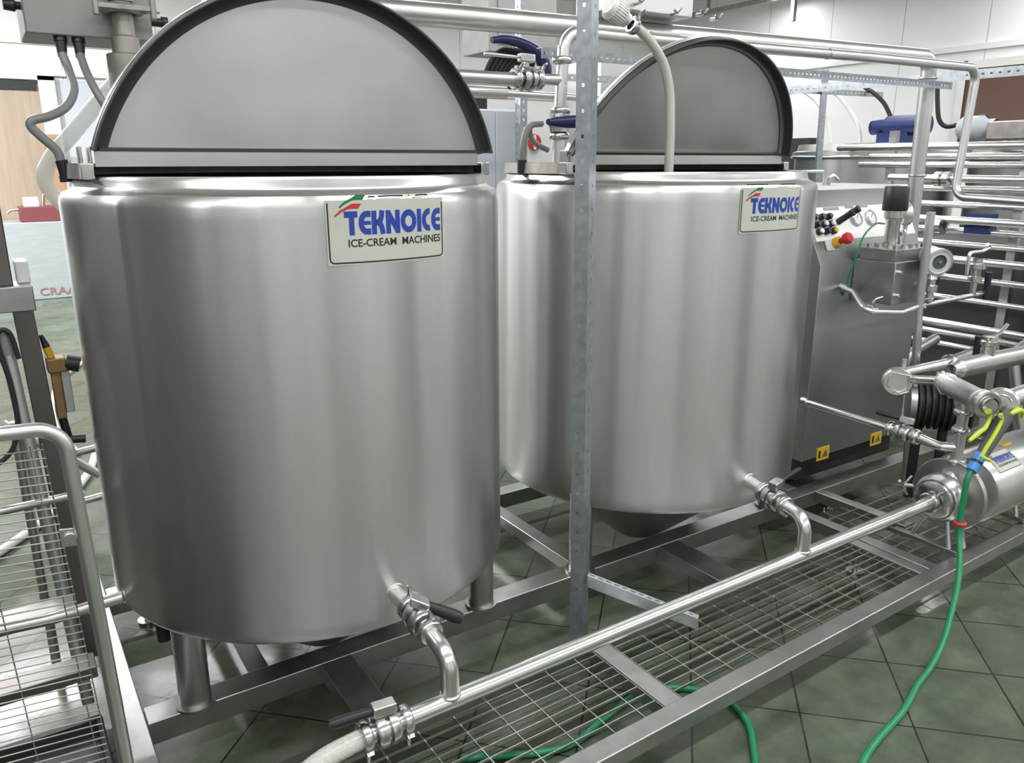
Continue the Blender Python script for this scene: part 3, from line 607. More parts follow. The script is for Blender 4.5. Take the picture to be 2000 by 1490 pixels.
MB().obox((0.058, 1.498, 0.965), (1, 0, -0.15), (0, 1, 0), (0, 0, 1), 0.042, 0.004, 0.034).cyl((0.052, 1.497, 0.965), (0.052, 1.490, 0.965), 0.011).build('panel_clip', STEEL_FIT, GH, bevel=0.001)
PO = thing('square_post', 'dark square steel post standing on the left end of skid', 'post', (0.08, 2.5, 0.15))
MB().hexa([(0.07, 2.47, 0.15), (0.122, 2.47, 0.15), (0.122, 2.55, 0.15), (0.07, 2.55, 0.15), (0.040, 2.47, 1.225), (0.088, 2.47, 1.225), (0.088, 2.55, 1.225), (0.040, 2.55, 1.225)]).build('lower_post', STEEL_POST, PO, bevel=0.003)
MB().box(-0.30, 0.094, 2.44, 2.56, 1.225, 1.292).build('cross_plate', STEEL_FRAME, PO, bevel=0.003)
MB().box(-0.04, 0.052, 2.47, 2.55, 1.292, 2.6).build('upper_post', STEEL_POST, PO, bevel=0.003)
MB().box(0.062, 0.094, 2.50, 2.60, 1.292, 1.35).build('white_cap', WHITEP, PO, bevel=0.003)
VT = thing('steel_tube', 'pale vertical steel tube just left of the square post', 'pipe', (0.03, 2.3, 0.02))
MB().tube([(0.008, 2.32, 1.19), (0.012, 2.32, 1.15), (0.060, 2.32, 0.10)], 0.0165, 18).build('main_tube', STEEL_LID, VT)
MB().cyl((0.006, 2.32, 1.20), (0.012, 2.32, 1.14), 0.0175).build('collar', GREYCABLE, VT)
BC = MB().tube(spline([(-0.25, 2.3, 0.80), (-0.06, 2.3, 0.86), (0.0, 2.3, 0.93), (0.008, 2.3, 1.05), (-0.006, 2.3, 1.17), (0.004, 2.3, 1.205), (0.024, 2.3, 1.195), (0.034, 2.3, 1.13)], 8), 0.006, 10).build('black_cable', RUBBER)
tag(BC, 'black cable looping over the top of pale tube at left edge', 'cable')
RG = thing('air_regulator', 'brown pneumatic regulator with black knob on the square post', 'regulator', (0.12, 2.5, 0.9))
MB().box(0.098, 0.145, 2.46, 2.52, 1.045, 1.085).box(0.104, 0.128, 2.47, 2.51, 0.91, 1.05).build('body', BRASS, RG, bevel=0.004)
MB().box(0.128, 0.150, 2.475, 2.515, 0.925, 1.05).build('side_bracket', STEEL_LID, RG, bevel=0.002)
MB().cyl((0.145, 2.48, 1.068), (0.178, 2.475, 1.058), 0.022, seg=16).build('knob', BLACK, RG)
MB().cyl((0.112, 2.49, 1.085), (0.105, 2.49, 1.115), 0.010).build('yellow_cap', YELLOWP, RG)
MB().cyl((0.105, 2.49, 1.115), (0.096, 2.49, 1.15), 0.010, 0.005).build('push_fitting', BLACK, RG); MB().cyl((0.116, 2.49, 0.91), (0.124, 2.49, 0.845), 0.011).cyl((0.110, 2.49, 0.845), (0.165, 2.48, 0.84), 0.012).build('push_fitting', BLACK, RG)
LT = thing('tube_stand', 'low stand of crossed steel tubes seen through the wire panel', 'stand', (0.0, 2.1, 0))
MB().tube(fillet([(-0.4, 1.95, 0.61), (0.00, 1.95, 0.585), (0.155, 1.95, 0.592)], 0.05), 0.014, 16).build('lower_tube', STEEL_FRAME, LT)
MB().tube([(-0.6, 2.3, 0.72), (0.13, 2.3, 0.745)], 0.011, 14).build('middle_tube', STEEL_FRAME, LT)
MB().tube([(-0.03, 2.7, 0.86), (0.20, 2.66, 0.66)], 0.014, 14).build('slanting_tube', STEEL_LID, LT)
for z_ in (0.74, 0.58): MB().tube([(0.10, 2.66, z_), (0.225, 2.66, z_ + 0.01)], 0.012, 12).build('rung', STEEL_PIPE, LT)
MB().box(-0.5, 0.08, 1.95, 2.02, 0.40, 0.43).box(-0.5, 0.06, 2.05, 2.12, 0.52, 0.55).build('shelf_bar', STEEL_POST, LT, bevel=0.002)
for a_, h_ in (((-0.45, 1.98), 0.75), ((-0.45, 2.3), 0.75), ((0.0, 2.70), 0.86)): MB().cyl((*a_, 0), (*a_, h_), 0.014).build('leg', STEEL_PIPE, LT)
DV = thing('drain_fitting', 'dark drain fitting hanging under the left side of the first tank', 'fitting', (0.22, 2.2, 0.3))
MB().cyl((0.10, 2.25, 0.44), (0.20, 2.25, 0.445), 0.012).ring((0.185, 2.25, 0.445), (1, 0, 0), 0.018, 0.006).build('pipe_end', STEEL_FIT, DV)
MB().cyl((0.23, 2.2, 0.45), (0.245, 2.2, 0.41), 0.014).cyl((0.262, 2.2, 0.44), (0.266, 2.2, 0.30), 0.017, 0.019).build('black_sleeve', RUBBER, DV)
for k, pts in enumerate(([(0.28, 4.9, 0.02), (0.22, 5.6, 0.02), (0.30, 6.6, 0.02), (0.55, 7.3, 0.02)], [(0.9, 5.5, 0.02), (0.45, 5.1, 0.02), (0.28, 4.5, 0.02), (0.05, 4.0, 0.02), (-0.4, 3.4, 0.02)])):
    o = MB().tube(spline(pts, 10), 0.02 if k else 0.012, 10).build('white_hose', WHITEP)
    tag(o, ('thin white hose curling on the floor far behind the first tank', 'thicker white hose lying across pale floor behind the wire panel')[k], 'hose')

# ------------------------------------------------------------------ far left: crate, tool box, doorway
CR = thing('pallet_crate', 'large pale grey crate on the far floor behind first tank', 'crate', (0.4, 11.3, 0))
MB().box(-0.25, 1.5, 11.25, 11.9, 0.0, 0.93).build('crate_body', CRATE, CR, bevel=0.01)
CW = MB(); fonttext(CW, 'CRAA', 0.5, 0.05, 0.40, 0.09, lambda u, v: (u, 11.244, v)); CW.build('stencil_letters', mat('faded_red_paint', (0.28, 0.16, 0.15), 0.6), CR, smooth=False)
TB = thing('tool_box', 'red box of tools on top of the pale grey crate', 'tool box', (0.6, 11.45, 0.93))
MB().box(0.42, 0.86, 11.3, 11.6, 0.93, 1.11).build('casing', mat('dull_red_paint', (0.20, 0.05, 0.055), 0.5), TB, bevel=0.01)
MB().box(0.48, 0.64, 11.38, 11.45, 1.11, 1.22).build('white_card', WHITEP, TB)
MB().tube([(0.68, 11.4, 1.1), (0.70, 11.4, 1.24), (0.74, 11.4, 1.26)], 0.02, 8).tube([(0.45, 11.4, 1.08), (0.34, 11.4, 1.07), (0.30, 11.4, 1.04)], 0.015, 8).build('tool_handle', STEEL_OLD, TB)
WB = MB().box(0.80, 0.98, 11.5, 11.55, 0.93, 1.95).build('wooden_board', WOOD); tag(WB, 'upright light wooden board behind the red tool box', 'board')
d1 = thing('door_1', 'doorway closed by a hanging brown strip curtain', 'door', (0.45, 11.95, 0)); d1['kind'] = 'structure'
MB().box(-0.3, 0.86, 11.93, 11.96, 0, 2.55).build('strip_curtain', STRIP, d1)
MB().box(0.86, 1.04, 11.88, 12.0, 0, 2.65).box(-0.3, 1.04, 11.88, 12.0, 2.6, 2.66).build('door_frame', WHITEP, d1)
MB().box(-0.3, 0.84, 11.90, 11.94, 2.48, 2.58).build('curtain_rail', BLACK, d1)
LV = thing('louvre_shutter', 'pale grey louvred panel on the back wall right of the doorway', 'shutter', (1.6, 11.9, 1.0))
lv = MB(); lv.box(1.1, 2.3, 11.93, 11.97, 0.2, 2.62)
for k in range(9): lv.box(1.45, 2.3, 11.88, 11.94, 1.72 + k * 0.1, 1.77 + k * 0.1)
lv.build('louvres', WHITEG, LV)

# ------------------------------------------------------------------ far centre, between the lids
WC = thing('white_cabinet', 'white two door cabinet far behind between the tanks', 'cabinet', (3.1, 5.2, 0))
MB().box(2.85, 3.39, 5.0, 5.5, 0, 1.965).build('carcass', WHITEG, WC, bevel=0.004)
MB().box(2.86, 3.145, 4.985, 5.0, 0.05, 1.955).build('door', WHITEG, WC, bevel=0.002); MB().box(3.15, 3.385, 4.985, 5.0, 0.05, 1.955).build('door', WHITEG, WC, bevel=0.002)
BB = MB().box(2.85, 3.12, 5.05, 5.35, 1.965, 2.11).build('black_case', BLACK); tag(BB, 'black case lying on top of the white cabinet', 'case')
HR = thing('hose_reel', 'coil of black hose under a curved navy hood behind the branch valve', 'hose reel', (2.1, 3.2, 1.9))
hr = MB()
for k in range(7): hr.tube(spline([(2.00 + k * 0.022, 3.25, 1.90), (1.985 + k * 0.022, 3.22, 1.99), (2.03 + k * 0.026, 3.2, 2.07), (2.10 + k * 0.022, 3.2, 2.085), (2.14 + k * 0.018, 3.25, 2.0)], 6), 0.011, 8)
hr.build('hose_coil', RUBBER, HR)
MB().tube(spline([(1.955, 3.12, 2.11), (2.03, 3.12, 2.118), (2.12, 3.12, 2.105), (2.20, 3.12, 2.07), (2.235, 3.12, 2.015), (2.225, 3.12, 1.97)], 6), 0.02, 14, radii=[0.014 + 0.018 * min(1, i / 22) for i in range(31)]).build('blue_hood', BLUE, HR)
BPo = thing('slotted_upright', 'distant slotted galvanised post behind the branch pipe', 'post', (3.36, 4.85, 0))
slotted('upright_angle', BPo, (3.235, 4.80, 0), (3.235, 4.80, 3.0), 0.05, 0.05, (1, -0.2, 0), (-0.2, 1, 0), 0.06, 0.012)
slotted('shelf_beam', BPo, (3.36, 4.80, 2.24), (5.6, 4.9, 2.42), 0.05, 0.03, (0, 0, -1), (0, 1, 0), 0.06, 0.012)
SG = thing('sign_panel', 'grey panel carrying a round red sign left of the riser', 'sign', (3.6, 5.3, 0))
MB().box(3.42, 4.1, 5.3, 5.34, 0, 1.95).build('panel', WHITEP, SG)
MB().cyl((3.70, 5.295, 1.755), (3.70, 5.29, 1.755), 0.062, seg=24).build('red_disc', RED, SG); MB().box(3.69, 3.71, 5.283, 5.29, 1.70, 1.81).build('white_bar', WHITEP, SG)
GP = thing('grey_cabinet', 'tall grey steel cabinet standing behind the second raised lid', 'cabinet', (4.2, 4.2, 0))
MB().box(3.45, 4.15, 4.2, 4.6, 0, 2.24).build('carcass', STEEL_CAB, GP, bevel=0.004)
SH2 = thing('dark_cabinet', 'dark grey wall cabinet above the thick pipe behind the first lid', 'cabinet', (3.6, 5.6, 2.3))
MB().box(3.42, 4.05, 5.5, 5.9, 2.42, 3.1).build('carcass', GREYBOX, SH2, bevel=0.004)
MB().box(3.50, 3.98, 5.49, 5.5, 2.48, 3.04).build('door', GREYBOX, SH2)

# ------------------------------------------------------------------ homogeniser cabinet
HC = thing('homogenizer', 'tall steel machine with sloping control panel right of second tank', 'machine', (3.4, 2.6, 0.15))
prof = [(2.15, 0.26), (2.15, 1.165), (2.267, 1.412), (2.268, 1.484), (2.33, 1.495), (3.0, 1.495), (3.0, 0.26)]
MB().prism([(3.02, y, z) for y, z in prof], (0.79, 0, 0)).build('casing', STEEL_MACH, HC, bevel=0.003)
MB().box(3.04, 3.80, 2.19, 2.95, 0.15, 0.26).build('plinth', RUBBER, HC)
pn = Vector((0, -0.905, 0.426)).normalized(); ps = Vector((0, 0.117, 0.247)).normalized()
def PS(x, z, lift=0.0): return Vector((x, 2.15 + (z - 1.165) * 0.4737, z)) + pn * lift
MB().obox(PS(3.415, 1.335, 0.002), (1, 0, 0), ps, pn, 0.76, 0.155, 0.004).build('control_plate', mat('control_plate_satin', (0.78, 0.78, 0.76), 0.4, 0.3), HC)
for x, z, w_ in ((3.20, 1.397, 0.11), (3.335, 1.401, 0.06), (3.445, 1.402, 0.06)): MB().obox(PS(x, z, 0.0045), (1, 0, 0), ps, pn, w_, 0.014, 0.002).build('engraved_label', GREYBOX, HC)
k = 0
for i, z in enumerate((1.362, 1.332, 1.302)):
    for x0 in (3.055, 3.105, 3.155):
        x = x0 + i * 0.004
        b_ = MB().cyl(PS(x, z, 0.004), PS(x, z, 0.022), 0.0155, seg=16).build('push_button', BLACK, HC)
        MB().cyl(PS(x, z, 0.022), PS(x, z, 0.030), 0.011, seg=16).build('button_cap', (BLACK, BLACK, BLACK, BLACK, WHITEP, WHITEP, WHITEP, BLUE, YELLOWP)[k], b_); k += 1
for x, z in ((3.235, 1.348), (3.285, 1.362)):
    MB().cyl(PS(x - 0.015, z - 0.01, 0.004), PS(x, z, 0.035), 0.014, seg=14).tube([PS(x, z, 0.03), PS(x + 0.01, z + 0.008, 0.075)], 0.014, 12, radii=[0.012, 0.017]).build('selector_knob', BLACK, HC)
for x in (3.360, 3.470):
    g_ = MB().turn(PS(x, 1.349), pn, [(0.036, 0.003), (0.036, 0.014), (0.031, 0.016), (0.030, 0.012)], 28).build('gauge_rim', STEEL_POL, HC)
    MB().cyl(PS(x, 1.349, 0.004), PS(x, 1.349, 0.011), 0.030, seg=28).build('dial', WHITEP, g_)
    MB().bar(PS(x, 1.349, 0.0122), PS(x + 0.014, 1.365, 0.0122), 0.002, 0.001, pn).build('needle', INKBLACK, g_)
MB().obox(PS(3.115, 1.245, 0.005), (1, 0, 0), ps, pn, 0.055, 0.05, 0.008).build('switch_plate', WHITEG, HC, bevel=0.002)
es = MB().cyl(PS(3.15, 1.250, 0.003), PS(3.15, 1.250, 0.035), 0.024).build('emergency_stop', YELLOWP, HC)
MB().turn(PS(3.15, 1.250), pn, [(0.012, 0.035), (0.014, 0.055), (0.024, 0.062), (0.026, 0.078), (0.020, 0.088), (0.001, 0.09)], 22).build('red_button', RED, es)
for x, z in ((3.175, 0.272), (3.60, 0.262)):
    st = MB().box(x - 0.045, x + 0.045, 2.146, 2.15, z - 0.032, z + 0.032)
    s_ = st.build('warning_sticker', YELLOW, HC); MB().box(x - 0.035, x - 0.022, 2.1445, 2.146, z - 0.018, z + 0.018).build('black_bar', INKBLACK, s_)
    MB().prism([(x - 0.008, 2.1455, z - 0.018), (x + 0.036, 2.1455, z - 0.018), (x + 0.014, 2.1455, z + 0.020)], (0, -0.0006, 0)).build('triangle_sign', BRASS, s_)
MB().tube(fillet([(3.12, 2.40, 1.495), (3.12, 2.40, 1.56), (3.33, 2.40, 1.56), (3.33, 2.40, 1.495)], 0.02), 0.0065, 10).build('grab_handle', STEEL_POL, HC)
MB().cyl((3.36, 2.40, 1.495), (3.36, 2.40, 1.53), 0.012).tube([(3.36, 2.40, 1.53), (3.40, 2.40, 1.54), (3.44, 2.40, 1.52)], 0.008, 8).build('latch', STEEL_FIT, HC)
# high pressure block
PB = thing('pump_block', 'solid steel block with black capped actuator on the machine front', 'pump', (3.38, 2.05, 1.0))
MB().box(3.255, 3.50, 1.95, 2.148, 1.0, 1.184).build('block', STEEL_MACH, PB, bevel=0.003)
MB().box(3.27, 3.49, 1.965, 2.135, 1.184, 1.235).build('top_plate', STEEL_MACH, PB, bevel=0.002)
for i in range(4):
    for y in (1.985, 2.11): MB().cyl((3.295 + i * 0.057, y, 1.235), (3.295 + i * 0.057, y, 1.252), 0.011, seg=6).build('bolt', STEEL_FIT, PB)
for x, z in ((3.285, 1.14), (3.285, 1.04)): MB().cyl((x, 1.95, z), (x, 1.935, z), 0.008, seg=8).build('bolt', STEEL_POL, PB)
AC = (3.36, 2.05)
MB().turn((AC[0], AC[1], 0), (0, 0, 1), [(0.02, 1.235), (0.02, 1.255), (0.030, 1.26), (0.031, 1.345), (0.034, 1.35), (0.035, 1.36), (0.042, 1.365), (0.044, 1.40)], 26).build('actuator_body', STEEL_POL, PB)
MB().turn((AC[0], AC[1], 0), (0, 0, 1), [(0.001, 1.395), (0.050, 1.395), (0.053, 1.40), (0.050, 1.495), (0.047, 1.50), (0.001, 1.50)], 28).build('black_cap', BLACK, PB)
MB().tube(spline([(3.31, 2.06, 1.34), (3.26, 2.07, 1.34), (3.20, 2.08, 1.29), (3.175, 2.09, 1.20), (3.18, 2.12, 1.10), (3.20, 2.15, 1.02)], 8), 0.004, 8).build('green_air_line', GREENH, PB)
# gauge standing on the block, seen from behind
ga = thing('pressure_gauge', 'round steel gauge behind the black capped actuator', 'gauge', (3.50, 2.05, 1.3))
MB().turn((3.485, 2.07, 1.375), (0.75, -0.65, 0.1), [(0.001, -0.02), (0.045, -0.02), (0.05, -0.012), (0.05, 0.012), (0.044, 0.018), (0.042, 0.012), (0.001, 0.010)], 28).build('case', STEEL_LID, ga)
MB().tube(fillet([(3.49, 2.07, 1.34), (3.49, 2.07, 1.29), (3.42, 2.05, 1.29)], 0.02), 0.011, 12).cyl((3.46, 2.06, 1.25), (3.44, 2.06, 1.30), 0.018).build('stem', STEEL_FIT, ga)
# front tube line with diaphragm gauge and sample valve
FT = thing('sample_line', 'thin bent steel tube line hanging in front of the machine', 'pipe', (3.3, 1.9, 1.0))
MB().tube(fillet([(3.175, 2.15, 1.066), (3.14, 2.06, 1.055), (3.03, 1.92, 1.00), (3.26, 1.9, 0.975), (3.40, 1.9, 0.99), (3.94, 1.9, 1.0)], 0.03), 0.0115, 14).build('bent_tube', STEEL_POL, FT)
clamp(FT, (3.40, 1.9, 0.99), (1, 0, 0.02), 0.013, (0, -0.2, 1)); MB().cyl((3.178, 2.15, 1.066), (3.168, 2.12, 1.064), 0.012).build('wall_fitting', STEEL_LID, FT); MB().cyl((3.11, 1.93, 1.0), (3.14, 2.0, 1.0), 0.016).tube([(3.08, 1.93, 1.03), (3.10, 1.93, 1.045), (3.15, 1.93, 1.05)], 0.005, 8).build('drain_cock', STEEL_FIT, FT)
vt = thing('steel_tube', 'upright steel tube with open top in front of machine right edge', 'pipe', (3.4, 1.9, 0.15))
MB().tube([(3.386, 1.9, 1.395), (3.388, 1.9, 1.0), (3.43, 1.9, 0.70), (3.47, 1.9, 0.15)], 0.018, 20, True).build('main_tube', STEEL_PIPE, vt)
DG = thing('pressure_gauge', 'round dial gauge facing the camera beside the upright tube', 'gauge', (3.5, 1.9, 1.07))
gx = Vector((3.47, 1.9, 1.185)); gd = Vector((-0.50, -0.86, -0.12)).normalized()
MB().turn(gx, gd, [(0.001, -0.06), (0.052, -0.06), (0.055, -0.05), (0.055, 0.02), (0.060, 0.022), (0.060, 0.036), (0.050, 0.038)], 32).build('case', STEEL_PIPE, DG)
MB().turn(gx, gd, [(0.050, 0.038), (0.046, 0.034), (0.032, 0.034)], 32).build('bezel', WHITEG, DG); MB().turn(gx, gd, [(0.032, 0.034), (0.028, 0.024), (0.001, 0.024)], 32).build('glass', GUNGREY, DG)
MB().cyl(gx + gd * 0.024 + Vector((0.008, 0, 0.0)), gx + gd * 0.034 + Vector((0.008, 0, 0.0)), 0.008).build('pointer_hub', STEEL_POL, DG)
MB().turn((3.462, 1.9, 0), (0, 0, 1), [(0.012, 1.0), (0.022, 1.005), (0.022, 1.02), (0.016, 1.025), (0.016, 1.045), (0.030, 1.05), (0.030, 1.075), (0.018, 1.08), (0.018, 1.10), (0.024, 1.105), (0.014, 1.14)], 20).build('union', STEEL_FIT, DG)
SV = thing('sample_valve', 'small steel valve with black grip at the end of thin bent tube', 'valve', (3.84, 1.9, 1.0))
MB().turn((3.83, 1.9, 0), (0, 0, 1), [(0.014, 1.0), (0.014, 1.06), (0.03, 1.065), (0.03, 1.085), (0.022, 1.09), (0.026, 1.12), (0.042, 1.125), (0.042, 1.145), (0.022, 1.15), (0.022, 1.17)], 22).build('body', STEEL_FIT, SV)
MB().tube(fillet([(3.75, 1.9, 1.10), (3.75, 1.9, 1.20), (3.86, 1.9, 1.20), (3.93, 1.9, 1.215), (3.9, 1.9, 1.23)], 0.015), 0.009, 10).build('top_lever', STEEL_POL, SV)
MB().cyl((3.93, 1.89, 1.10), (3.935, 1.89, 0.97), 0.015).build('black_grip', BLACK, SV)

# ------------------------------------------------------------------ pump on the skid
PU = thing('transfer_pump', 'round steel pump with wide cylindrical motor cover lying on the skid', 'pump', (3.2, PY, 0.15))
pc = (2.86, PY, 0.365)
MB().turn(pc, (1, 0, 0), [(0.001, 0.0), (0.066, 0.0), (0.072, 0.004), (0.074, 0.02), (0.080, 0.024), (0.092, 0.034), (0.095, 0.06), (0.085, 0.085), (0.06, 0.10)], 40).build('volute', STEEL_FIT, PU)
MB().ring((pc[0] + 0.018, pc[1], pc[2]), (1, 0, 0), 0.078, 0.005, 40).build('cover_band', STEEL_POL, PU)
MB().turn(pc, (1, 0, 0), [(0.05, 0.10), (0.138, 0.102), (0.142, 0.106), (0.142, 0.118), (0.138, 0.122), (0.05, 0.124)], 48).build('back_plate', STEEL_CAB, PU)
MB().turn(pc, (1, 0, 0), [(0.05, 0.124), (0.06, 0.19), (0.136, 0.205), (0.141, 0.215), (0.141, 0.72), (0.132, 0.74), (0.001, 0.745)], 56).build('motor_cover', STEEL_PIPE, PU)
MB().cyl((2.80, PY, 0.362), (2.87, PY, 0.364), 0.0245).build('inlet_neck', STEEL_FIT, PU); clamp(PU, (2.835, PY, 0.362), (1, 0, 0), 0.0245, (-0.1, -0.2, 1))
MB().turn((2.99, PY, 0), (0, 0, 1), [(0.045, 0.43), (0.026, 0.465), (0.0205, 0.49), (0.0205, 0.60), (0.0205, 0.705)], 24).build('outlet_neck', STEEL_PIPE, PU)
clamp(PU, (2.99, PY, 0.495), (0, 0, 1), 0.0215, (1, -0.3, 0)); clamp(PU, (2.99, PY, 0.62), (0, 0, 1), 0.0215, (1, 0.3, 0))
def fpu(u, v, lift):
    a = math.radians(47) + v / 0.141; r = 0.141 + lift; return (pc[0] + 0.245 + u, PY - r * math.cos(a), pc[2] + r * math.sin(a))
pm = lambda u, v, lift: fpu(u, v - 0.02, lift)
nameplate(PU, pm, 0.17, 0.085, [])
MB().quadgrid([[fpu(0.18 + 0.0 + i * 0.01, 0.075 + j * 0.012, 0.001) for i in range(8)] for j in range(3)]).build('yellow_sticker', YELLOW, PU)
for x in (2.93, 3.45):
    f_ = MB().bar((x, 1.36, 0.162), (x, 1.62, 0.162), 0.03, 0.016)
    f_.build('base_bar', STEEL_FRAME, PU, bevel=0.002)
    for y in (1.40, 1.55): MB().cyl((x, y, 0.165), (x + 0.01, y + (1.45 - y) * 0.5, 0.27), 0.009).build('leg', STEEL_PIPE, PU)
MB().cyl((2.955, 1.375, 0.245), (2.99, 1.375, 0.165), 0.009).build('drain_stub', STEEL_LID, PU)
MB().cyl((2.96, 1.62, 0.345), (2.98, 1.54, 0.36), 0.008).tube([(2.92, 1.62, 0.372), (2.96, 1.62, 0.350), (3.005, 1.62, 0.372)], 0.006, 8).tube([(2.965, 1.62, 0.36), (2.965, 1.62, 0.32), (2.985, 1.62, 0.30)], 0.006, 8).build('wing_handle', STEEL_POL, PU)

# return pipe coming from behind the second tank to the pump outlet
RP = thing('return_pipe', 'straight steel pipe running from behind second tank to pump outlet', 'pipe', (2.98, 1.9, 0.56))
MB().cyl((2.98, 2.12, 0.561), (2.98, 1.73, 0.553), 0.0145, seg=20).build('main_tube', STEEL_POL, RP)
MB().cyl((2.98, 2.148, 0.562), (2.98, 2.12, 0.561), 0.022).build('wall_flange', STEEL_FIT, RP)
MB().tube(fillet([(2.98, 1.60, 0.548), (2.955, 1.50, 0.546), (2.99, 1.45, 0.55)], 0.05, 8), 0.0185, 20).build('elbow', STEEL_POL, RP)
valve('butterfly_valve', 'butterfly valve with black lever on the return pipe near the pump', (2.98, 1.665, 0.55), (0, -1, -0.03), 0.0205, (-0.3, 0.95, 0.1), 0.10, BLACK, 'butterfly valves', nut=(0.8, 0, -0.5), L=0.055, lever_up=0.02, grip_r=0.010, stem_ax=(0.3, 0, 1))

# strainer tee above the pump
d1v = Vector((-0.50, -0.865, -0.03)).normalized()
ST = thing('inline_strainer', 'fat steel strainer body crossing above the pump outlet', 'strainer', (2.97, 1.45, 0.76))
q0 = Vector((2.97, 1.45, 0.772))
MB().turn(q0, d1v, [(0.020, -0.16), (0.020, -0.125), (0.038, -0.12), (0.043, -0.115), (0.043, -0.10), (0.040, -0.098), (0.040, 0.085), (0.044, 0.09), (0.044, 0.105), (0.030, 0.11), (0.030, 0.16)], 32).build('strainer_body', STEEL_PIPE, ST)
MB().turn((2.985, 1.45, 0), (0, 0, 1), [(0.0215, 0.68), (0.0215, 0.70), (0.036, 0.725), (0.036, 0.76)], 24).build('side_neck', STEEL_PIPE, ST)
clamp(ST, (2.987, 1.45, 0.693), (0, 0, 1), 0.0215, (1, 0, 0)); clamp(ST, q0 + d1v * 0.135, d1v, 0.032, (0.5, 0, -1)); clamp(ST, q0 - d1v * 0.13, d1v, 0.025, (0, 0, -1))
EC = thing('end_cap_pipe', 'steel pipe ending in a round cap with a square wire handle', 'pipe', (3.1, 1.75, 0.73))
cd = Vector((-0.72, -0.68, 0.08)).normalized(); c0 = Vector((3.045, 1.75, 0.731))
MB().turn(c0, cd, [(0.024, -0.10), (0.024, -0.05), (0.055, -0.045), (0.060, -0.035), (0.060, -0.008), (0.054, 0.0), (0.040, 0.0), (0.038, -0.006), (0.001, -0.006)], 36).build('cap', STEEL_PIPE, EC)
_, cu, cv = frame(cd)
MB().tube([c0 + cu * a + cv * b + cd * 0.006 for a, b in ((0.04, 0.03), (-0.03, 0.042), (-0.045, -0.012), (0.012, -0.048), (0.04, -0.036), (0.04, 0.03))], 0.003, 8).build('wire_handle', STEEL_POL, EC)
MB().tube(fillet([c0 - cd * 0.08, c0 - cd * 0.14, (3.50, 1.80, 0.735), (3.9, 1.80, 0.72)], 0.05), 0.025, 22).build('main_tube', STEEL_PIPE, EC)
MB().tube([c0 - cd * 0.10, q0 - d1v * 0.15], 0.018, 16).build('stub_tube', STEEL_POL, EC)
MB().cyl(c0 + Vector((0.06, 0.02, 0.04)), c0 + Vector((0.06, 0.02, 0.085)), 0.011).build('vent_plug', STEEL_LID, EC)
clamp(EC, (3.52, 1.80, 0.734), (1, 0, 0), 0.026, (0, -1, 0.3))
MB().cyl((3.70, 1.78, 0.74), (3.70, 1.78, 0.84), 0.015).build('black_handle', BLACK, EC)
MO = thing('drive_motor', 'dark ribbed motor behind the strainer and the pump outlet', 'motor', (3.3, 1.85, 0.30))
MB().turn((3.27, 1.88, 0.57), (0.60, -0.80, 0), [(0.001, 0.045), (0.085, 0.045), (0.095, 0.05), (0.095, 0.075), (0.075, 0.09)], 36).build('flange_disc', STEEL_MACH, MO)
mr = [(0.075, 0.07)]
for k in range(9): mr += [(0.08, 0.08 + k * 0.025), (0.098, 0.083 + k * 0.025), (0.098, 0.092 + k * 0.025), (0.08, 0.095 + k * 0.025)]
MB().turn((3.27, 1.88, 0.57), (0.60, -0.80, 0), mr + [(0.001, 0.32)], 36).build('ribbed_body', RUBBER, MO)
MB().cyl((3.33, 1.80, 0.14), (3.33, 1.80, 0.49), 0.02).cyl((3.39, 1.72, 0.14), (3.39, 1.72, 0.49), 0.02).build('motor_stand', RUBBER, MO)
# cap and pipe at the right edge above the pump
RC = thing('end_cap_pipe', 'steel pipe with round cap carrying the spray gun at right edge', 'pipe', (3.08, 1.35, 0.735))
c1_ = Vector((3.05, 1.352, 0.738)); cd2 = Vector((-0.88, -0.42, 0.12)).normalized()
MB().turn(c1_, cd2, [(0.028, -0.07), (0.030, -0.04), (0.056, -0.035), (0.060, -0.028), (0.060, -0.008), (0.052, 0.0), (0.001, 0.0)], 36).build('cap', STEEL_PIPE, RC)
MB().tube([c1_ - cd2 * 0.05, (3.12, 1.37, 0.735), (3.9, 1.42, 0.72)], 0.036, 24).build('main_tube', STEEL_PIPE, RC)
MB().tube([q0 + d1v * 0.15, c1_ - cd2 * 0.03], 0.026, 20).build('union', STEEL_FIT, RC)
_, cu, cv = frame(cd2)
MB().tube([c1_ + cd2 * 0.004 + cu * 0.035 * math.cos(a) + cv * 0.035 * math.sin(a) for a in [0.3 + k * 0.25 for k in range(11)]], 0.003, 8).build('wire_handle', STEEL_POL, RC)
BT = thing('pipe_manifold', 'second thick steel pipe with a capped upright branch at right edge', 'pipe', (3.4, 1.6, 0.78))
MB().cyl((3.20, 1.60, 0.800), (3.9, 1.60, 0.78), 0.040, seg=26).turn((3.20, 1.60, 0.8), (-1, 0, 0), [(0.040, 0), (0.040, 0.01), (0.030, 0.02), (0.022, 0.05)], 26).build('main_tube', STEEL_PIPE, BT)
MB().turn((3.42, 1.60, 0), (0, 0, 1), [(0.026, 0.80), (0.026, 0.865), (0.034, 0.87), (0.034, 0.885), (0.026, 0.89), (0.030, 0.905), (0.001, 0.907)], 22).tube([(3.42, 1.6, 0.895), (3.50, 1.6, 0.91), (3.55, 1.6, 0.94)], 0.008, 8).build('branch', STEEL_FIT, BT)

